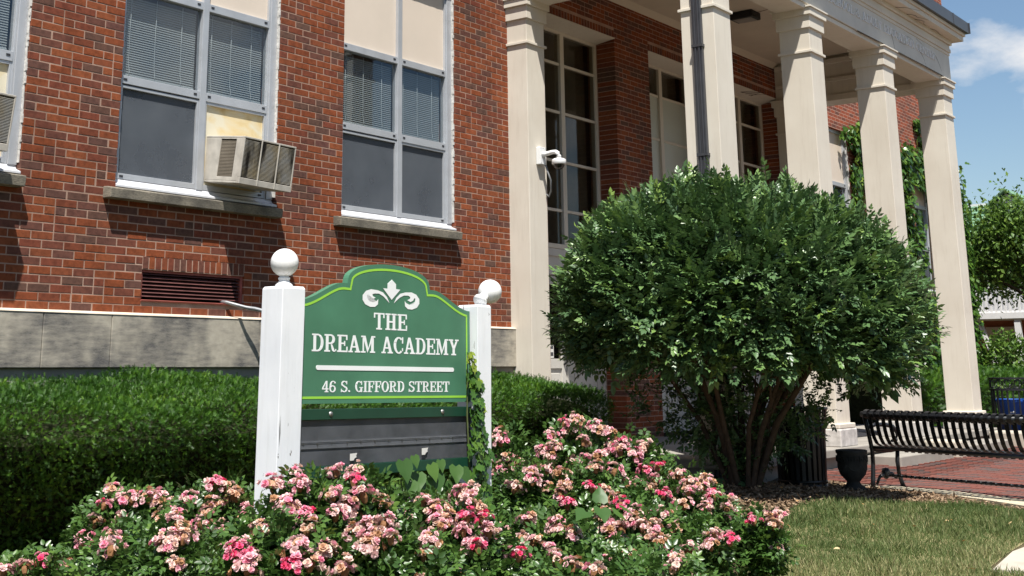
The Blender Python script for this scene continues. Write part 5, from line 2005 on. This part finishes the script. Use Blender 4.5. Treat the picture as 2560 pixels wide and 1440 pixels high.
# ------------------------------------------------------------------ stone urn
ux, uy = 12.40, 4.93
uz = ground_z(ux, uy)
urn = thing('stone_urn', 'dark stone urn planter with key pattern between litter bin and bench', 'urn', (ux, uy, uz))
us = .86
MB().lathe([(r_*us, z_*us) for r_, z_ in [(0, 0), (.135, 0), (.140, .03), (.125, .045), (.085, .07), (.070, .10), (.095, .13), (.140, .18), (.160, .25), (.163, .33), (.160, .40), (.172, .415), (.175, .44), (.165, .447), (.150, .44), (.145, .36), (0, .35)]], (ux, uy, uz), 32).build('bowl', M['urn'], urn)
k_ = MB()
for i in range(18):
    a = 2*math.pi*i/18
    R = Matrix.Rotation(a, 3, 'Z')
    c = Vector((ux, uy, uz+.35*us))
    for (y0, y1, z0, z1) in ((-.022, .022, .022, .028), (-.022, -.016, -.02, .022), (-.022, .010, -.026, -.02), (.004, .010, -.02, .008), (-.006, .004, .002, .008)):
        k_.box(.157*us, .173*us, y0, y1, z0, z1, R, c)
stuff(k_.build('key_pattern', M['urn'], urn))
sw = MB()
for i in range(6):
    a0 = 2*math.pi*i/6
    pts = []
    for j in range(9):
        a = a0+j/8*2*math.pi/6
        z = .29-.065*math.sin(math.pi*j/8)
        r = .158-.012*math.sin(math.pi*j/8)
        pts.append((ux+r*us*math.cos(a), uy+r*us*math.sin(a), uz+z*us))
    sw.tube(pts, [.006+.007*math.sin(math.pi*j/8) for j in range(9)], 6)
sw.build('garland', M['urn'], urn)

# ------------------------------------------------------------------ recycling bin enclosure at the right edge
rx, ry = 21.15, 5.75
rz_ = ground_z(rx, ry)+.01
rb = thing('recycling_enclosure', 'black barred enclosure at the right edge of the photo', 'enclosure', (rx, ry, rz_))
ring_ = MB()
for z0, z1, r0, r1 in ((.93, .955, .29, .345), (.76, .785, .30, .340), (.03, .07, .29, .335), (.0, .03, .24, .34)):
    ring_.lathe([(r0, z0), (r1, z0), (r1, z1), (r0, z1), (r0, z0)], (rx, ry, rz_), 32, smooth=False)
ring_.build_each('hoop', M['black_metal'], rb)
me = make_mesh('bar', *(lambda m: (m.v, m.f))(MB().box(.306, .326, -.010, .010, .05, .76)), M['black_metal'])
for i in range(24):
    o = link('bar', me, rb, (rx, ry, rz_))
    o.rotation_euler = (0, 0, 2*math.pi*i/24)
sc = MB()
for i in range(14):
    a = 2*math.pi*i/14
    c = Vector((rx+.322*math.cos(a), ry+.322*math.sin(a), rz_+.857))
    tvec = Vector((-math.sin(a), math.cos(a), 0))
    pts = [c+tvec*(.055*math.cos(b))+Vector((0, 0, .065*math.sin(b))) for b in [2*math.pi*j/10 for j in range(11)]]
    sc.tube(pts, .008, 5)
sc.build_each('scroll', M['black_metal'], rb)
bb = thing('recycling_bin', 'blue plastic recycling bin inside the black barred enclosure', 'bin', (rx, ry, rz_+.07))
MB().lathe([(0, .072), (.22, .072), (.25, .58), (.268, .60), (.268, .63), (.245, .63), (.235, .58), (.21, .10)], (rx, ry, rz_), 28).build('tub', M['blue_bin'], bb)
q = MB()
for i in range(3):
    a = 2*math.pi*i/3
    c = Vector((rx, ry, rz_+.40))+Vector((-.2385, -.03, 0))
    R = Matrix.Rotation(a, 3, 'X')
    q.box(-.004, .002, -.035, .030, .030, .044, R, c)
    q.box(-.004, .002, .020, .048, .026, .036, R @ Matrix.Rotation(-.9, 3, 'X'), c)
stuff(q.build('recycling_mark', M['sign_white'], bb))

# ------------------------------------------------------------------ ivy on the far wing, dry tendrils on the portico
wi = thing('wall_ivy', 'glossy green ivy covering the far brick wing between the columns', 'ivy', (25.5, 8.7, G0))
PATCH = [(23.3, 4.25, .7, .28), (23.55, 3.75, .5, .55), (23.0, 3.2, .14, .5), (23.6, 2.1, .45, .5), (23.8, 1.4, .8, .7), (26.4, 4.1, 1.2, .42), (27.4, 4.75, .45, .25), (25.7, 3.5, .45, .7), (25.9, 2.3, .6, .9), (25.2, 1.0, 1.1, 1.0),
         (27.4, 4.0, .9, .5), (27.0, .6, 1.9, 1.0), (24.6, -.1, 1.3, .9), (28.7, 2.6, .7, 1.7), (29.5, 2.2, .35, 2.0), (28.9, .6, .8, 1.2), (26.9, 5.05, .2, .12)]
PP = []
for (x, z, a, b) in PATCH:
    n = int(950*a*b)+30
    th, r = rng.uniform(0, 2*np.pi, n), np.sqrt(rng.random(n))*(1+.15*rng.normal(size=n))
    PP.append(np.stack([x+a*r*np.cos(th), 8.72-rng.random(n)**2*.16, z+b*r*np.sin(th)], 1))
P = np.vstack(PP)
P = P[P[:, 2] > G0]
n = len(P)
stuff(link('foliage', scatter('foliage', IVY[0], IVY[1], P, np.array([0, -.35, -1.])+.5*rng.normal(size=(n, 3)), np.array([0, -1., .5])+.35*rng.normal(size=(n, 3)), rng.uniform(.08, .14, n), np.clip(rng.beta(2, 2.2, n), 0, 1), M['ivy']), wi))
q = MB()
for x, z in ((23.3, 4.2), (25.8, 4.0), (27.0, 4.8), (29.3, 3.5)):
    q.tube([(x+.3, 8.735, G0), (x+.1, 8.735, z*.3), (x+.2, 8.735, z*.7), (x, 8.735, z)], [.03, .02, .015, .006], 6)
q.build('stem', M['bark'], wi)

dv = thing('dry_vine', 'bare brown vine tendrils clinging to the portico ceiling and cornice', 'vine', (16, 6, 4.9))
q = MB()


def tendril(p, d, n, plane, r=.005):
    p, d = Vector(p), Vector(d)
    pts = [tuple(p)]
    for i in range(n):
        d = (d+Vector((rnd.gauss(0, .45), rnd.gauss(0, .45), rnd.gauss(0, .45)))*.5).normalized()
        d[plane] = 0
        p = p+d*rnd.uniform(.05, .11)
        pts.append(tuple(p))
    q.tube(pts, [r*(1-.7*i/n) for i in range(n+1)], 4, False)


for i in range(12):
    tendril((rnd.uniform(14.6, 17), rnd.uniform(6.6, 8.4), 5.052), (rnd.uniform(-1, 1), -1, 0), 8, 2)
for i in range(9):
    tendril((rnd.uniform(16.0, 19.6), 5.90, 5.098), (1, -.4, 0), 7, 2, .004)
for i in range(6):
    tendril((rnd.uniform(17.5, 19.9), 5.947, rnd.uniform(4.6, 4.85)), (1, 0, -.2), 5, 1, .0022)
for i in range(5):
    tendril((rnd.uniform(18.3, 19.3), 8.9, 4.43), (rnd.uniform(-1, 1), -1, 0), 5, 2, .004)
pts = [(16.3, 5.952, 4.448), (17.2, 5.948, 4.455), (18.0, 5.945, 4.449), (18.9, 5.948, 4.456), (19.7, 5.945, 4.45), (20.2, 5.945, 4.44)]
q.tube(pts, .007, 5)
q.build_each('tendril', M['dry_vine'], dv)

# ------------------------------------------------------------------ far white house with green roof
hs = thing('white_house', 'white house with green shingle roof, dormer and railed balcony behind trees', 'house', (40, 9, G0))
MB().box(39.0, 47.0, 2.0, 15.0, 1.45, 3.55).build('upper_wall', M['house_white'], hs)
MB().box(39.0, 47.0, 2.0, 15.0, G0, 1.34).build('lower_wall', M['house_brick'], hs)
MB().box(37.3, 39.0, 3.0, 12.2, 1.30, 1.46).build('balcony_deck', M['house_white'], hs)
MB().box(37.32, 37.40, 3.0, 12.2, 2.22, 2.30).build('balcony_rail', M['house_white'], hs)
me = make_mesh('picket', *(lambda m: (m.v, m.f))(MB().box(0, .05, -.028, .028, 0, .76)), M['house_white'])
for i in range(48):
    link('picket', me, hs, (37.33, 6.0+i*.125, 1.46))
for y in (7.0, 9.85, 12.1):
    MB().box(37.34, 37.50, y-.08, y+.08, G0, 1.30).build('porch_post', M['house_white'], hs)
MB().add([(37.45, 10.30, G0+.6), (37.55, 10.30, G0+.6), (37.55, 10.42, G0+.6), (37.45, 10.42, G0+.6), (37.45, 10.85, 1.30), (37.55, 10.85, 1.30), (37.55, 10.97, 1.30), (37.45, 10.97, 1.30)],
         [(0, 1, 2, 3), (4, 7, 6, 5), (0, 4, 5, 1), (1, 5, 6, 2), (2, 6, 7, 3), (3, 7, 4, 0)]).build('brace', M['house_white'], hs)
MB().box(38.90, 38.99, 10.35, 11.15, G0, 1.12).build('door', M['house_door'], hs)
MB().box(38.93, 38.995, 8.6, 9.3, 1.75, 2.9).build('window', M['glass_dark'], hs)
nrow = 13
for i in range(nrow):
    t0, t1 = i/nrow, (i+1.12)/nrow
    x0, z0, x1, z1 = 38.4+t0*2.6, 3.42+t0*1.50, 38.4+t1*2.6, 3.42+t1*1.50
    MB().add([(x0-.02, 1.6, z0+.045), (x0-.02, 15.4, z0+.045), (x1, 15.4, z1), (x1, 1.6, z1), (x0-.02, 1.6, z0), (x0-.02, 15.4, z0)], [(0, 3, 2, 1), (4, 0, 1, 5)]).build('shingle_course', M['shingle'], hs)
MB().box(40.9, 41.2, 1.6, 15.4, 4.88, 4.96).build('ridge', M['house_white'], hs)
MB().box(38.35, 38.42, 1.6, 15.4, 3.36, 3.48).build('eave', M['house_white'], hs)
dm = MB()
dm.prism([(9.55, 3.6), (10.75, 3.6), (10.75, 4.45), (10.15, 4.95), (9.55, 4.45)], 38.75, 41, lambda u, n, z: (n, u, z))
dmr = dm.build('dormer', M['house_white'], hs)
MB().box(38.70, 38.76, 9.85, 10.45, 3.75, 4.40).build('dormer_window', M['room'], dmr)
q = MB()
for y in (10.05, 10.25):
    q.box(38.69, 38.70, y-.02, y+.02, 3.75, 4.40)
q.build_each('muntin', M['house_white'], dmr)
for s in (-1, 1):
    MB().add([(38.55, 10.15, 5.02), (41.0, 10.15, 5.02), (41.0, 10.15+s*.75, 4.40), (38.55, 10.15+s*.75, 4.40), (38.55, 10.15, 5.08), (41.0, 10.15, 5.08), (41.0, 10.15+s*.75, 4.46), (38.55, 10.15+s*.75, 4.46)],
             [(0, 1, 2, 3), (4, 7, 6, 5), (0, 3, 7, 4), (3, 2, 6, 7)]).build('dormer_roof', M['shingle'], dmr)


# ------------------------------------------------------------------ trees and shrubs before the house
def tree(label, base, crown, rad, n, size, seed, lean):
    t = thing('tree', label, 'tree', base)
    b = Vector(base)
    c = Vector(crown)
    tr_ = MB().tube([b, b.lerp(c, .35)+Vector(lean), b.lerp(c, .7)+Vector(lean)*.6, c], [.14, .11, .08, .03], 8, False)
    tr_.build('trunk', M['bark'], t)
    lb = MB()
    tips = []
    for i in range(16):
        d = Vector(unit(1)[0])
        d.z = abs(d.z)*.8-.25
        tip = c+Vector((d.x*rad[0], d.y*rad[1], d.z*rad[2]))*rnd.uniform(.6, 1)
        p0 = b.lerp(c, rnd.uniform(.45, .9))+Vector(lean)*.5
        lb.tube([p0, p0.lerp(tip, .5)+Vector((0, 0, .1)), tip], [.045, .025, .008], 6, False)
        tips.append(tip)
    lb.build('limb', M['bark'], t)
    P = []
    for i in range(n):
        tip = tips[rnd.randrange(len(tips))]
        k = rnd.random()
        q_ = c.lerp(tip, .35+.75*k)
        P.append((q_.x+rnd.gauss(0, rad[0]*.19), q_.y+rnd.gauss(0, rad[1]*.19), q_.z+rnd.gauss(0, rad[2]*.19)))
    P = np.array(P)
    stuff(link('crown', scatter('crown', LEAF2[0], LEAF2[1], P, rng.normal(size=(n, 3))+np.array([0, 0, -.2]), np.array([0, 0, 1.])+.6*rng.normal(size=(n, 3)), size*rng.uniform(.7, 1.3, n), np.clip(rng.beta(2, 2, n), 0, 1), M['tree_leaf']), t))
    return t


tree('loose leafy tree in front of the white house', (31.5, 6.3, G0), (30.6, 7.9, 2.55), (1.4, 1.7, 1.8), 12500, .12, 3, (.2, -.3, 0))
tree('thin leafy tree at the right edge hiding the balcony', (34.0, 6.4, G0), (33.4, 8.0, 2.45), (1.4, 1.9, 1.8), 8500, .13, 5, (0, .3, 0))
gs = thing('garden_shrub', 'rounded green shrub at the end of the brick wing', 'shrub', (29.9, 8.2, G0))
n = 2600
d = unit(n)
P = np.array([29.9, 8.15, -.2])+d*(rng.random(n)**.3)[:, None]*np.array([.55, .6, 1.0])
P = P[P[:, 2] > G0]
n = len(P)
stuff(link('foliage', scatter('foliage', LEAF2[0], LEAF2[1], P, rng.normal(size=(n, 3)), np.array([0, 0, 1.])+.5*rng.normal(size=(n, 3)), rng.uniform(.09, .15, n), rng.beta(2, 2, n), M['tree_leaf']), gs))
q = MB()
for i in range(5):
    a = 2*math.pi*i/5
    q.tube([(29.9, 8.15, G0), (29.9+.3*math.cos(a), 8.15+.3*math.sin(a), -.1)], [.03, .01], 6, False)
q.build('stem', M['bark'], gs)

# ------------------------------------------------------------------ grass and mulch
def in_poly(P, poly):
    x, y = P[:, 0], P[:, 1]
    r = np.zeros(len(P), bool)
    j = len(poly)-1
    for i in range(len(poly)):
        xi, yi = poly[i]
        xj, yj = poly[j]
        c = ((yi > y) != (yj > y)) & (x < (xj-xi)*(y-yi)/((yj-yi)+1e-12)+xi)
        r ^= c
        j = i
    return r


def gzv(P):
    x, y = P[:, 0], P[:, 1]
    m = 0.17*np.exp(-(((x-10.6)/1.5)**2+((y-5.5)/1.3)**2))
    r = np.clip((y-4.9)/.9, 0, 1)*np.clip((x-12.4)/.6, 0, 1)
    return G0+m+.07*r*r*(3-2*r)


n = 110000
P = np.stack([rng.uniform(6.2, 12.0, n), rng.uniform(1.6, 4.6, n), np.zeros(n)], 1)
P = P[in_poly(P, LAWN)]
n = len(P)
P[:, 2] = gzv(P)
dry = .5+.5*np.sin(P[:, 0]*1.9+1.3*np.sin(P[:, 1]*2.3))*np.sin(P[:, 1]*2.1+.7*np.sin(P[:, 0]*1.7))
edge = np.clip((P[:, 0]+P[:, 1]*1.3-10.5)/5.0, 0, 1)
dirs = np.array([0, 0, 1.0])+.45*rng.normal(size=(n, 3))
BLADE = ([(-.05, 0, 0), (.05, 0, 0), (.035, .55, .04), (-.035, .55, .04), (0, 1, .16)], [(0, 1, 2), (0, 2, 3), (3, 2, 4)])
pt = np.sin(P[:, 0]*5.3+2*np.sin(P[:, 1]*3.1))*np.sin(P[:, 1]*6.1+1.5*np.sin(P[:, 0]*2.9))
tone = np.clip(.50-.34*edge+.30*(dry-.5)+.16*pt+.20*rng.normal(size=n), 0, 1)
ln = rng.uniform(.026, .055, n)*(1+.25*edge)*(1+.45*np.clip(pt, -.6, 1))
stuff(tag(link('lawn_grass', scatter('lawn_grass', BLADE[0], BLADE[1], P, dirs, unit(n), ln, tone, M['grass'])), 'short dry and green lawn grass beside the bench', 'grass'))

n = 42000
P = np.stack([rng.uniform(3.0, 13.1, n), rng.uniform(3.0, 7.4, n), np.zeros(n)], 1)
P = np.vstack([P, np.stack([rng.uniform(8.6, 13.0, 20000), rng.uniform(3.9, 5.9, 20000), np.zeros(20000)], 1)])
P = P[~in_poly(P, LAWN) & ~in_poly(P, PAVE) & ~in_poly(P, KERB_N+KERB_F[::-1])]
P = P[~((P[:, 0] > 11.9) & (P[:, 1] > 5.8))]
n = len(P)
P[:, 2] = gzv(P)+rng.uniform(.002, .022, n)
dirs = rng.normal(size=(n, 3))*np.array([1, 1, .18])
CHIP = ([(-.14, 0, 0), (.14, .05, .02), (.10, 1, 0), (-.12, .92, .03)], [(0, 1, 2, 3)])
stuff(tag(link('mulch', scatter('mulch', CHIP[0], CHIP[1], P, dirs, np.array([0, 0, 1.])+.35*rng.normal(size=(n, 3)), rng.uniform(.025, .060, n), rng.beta(2, 2, n), M['chip'])), 'brown wood chip mulch over the planting bed', 'mulch'))
n = 60
P = np.stack([rng.uniform(8, 12.6, n), rng.uniform(2.4, 5.2, n), np.zeros(n)], 1)
P[:, 2] = gzv(P)+.035
M['litter_leaf'] = mat_leaf('fallen_leaf', [(0, (.45, .20, .06)), (.5, (.55, .36, .16)), (1, (.62, .48, .28))], .8, .1, .1)
stuff(tag(link('fallen_leaves', scatter('fallen_leaves', LEAFO[0], LEAFO[1], P, rng.normal(size=(n, 3))*np.array([1, 1, .3]), np.array([0, 0, 1.])+.4*rng.normal(size=(n, 3)), rng.uniform(.02, .042, n), rng.random(n), M['litter_leaf'])), 'scattered dry brown leaves on lawn and mulch', 'leaves'))

# ------------------------------------------------------------------ tree line across the street (mirrored in the windows)
st_ = []
for i in range(16):
    x = -22+i*5.2+rnd.uniform(-1.5, 1.5)
    y = -24+rnd.uniform(-3, 3)
    h = rnd.uniform(6.5, 10.5)
    r = rnd.uniform(2.6, 3.8)
    d = unit(900)
    st_.append(np.array([x, y, G0+h*.60])+d*(rng.random(900)**.35)[:, None]*np.array([r, r, h*.42]))
P = np.vstack(st_)
n = len(P)
stuff(tag(link('street_trees', scatter('street_trees', LEAF2[0], LEAF2[1], P, rng.normal(size=(n, 3)), np.array([0, 0, 1.])+.6*rng.normal(size=(n, 3)), rng.uniform(.55, .95, n), rng.beta(2, 2.5, n), M['tree_leaf'])), 'line of leafy trees across the street, mirrored in the window panes', 'trees'))
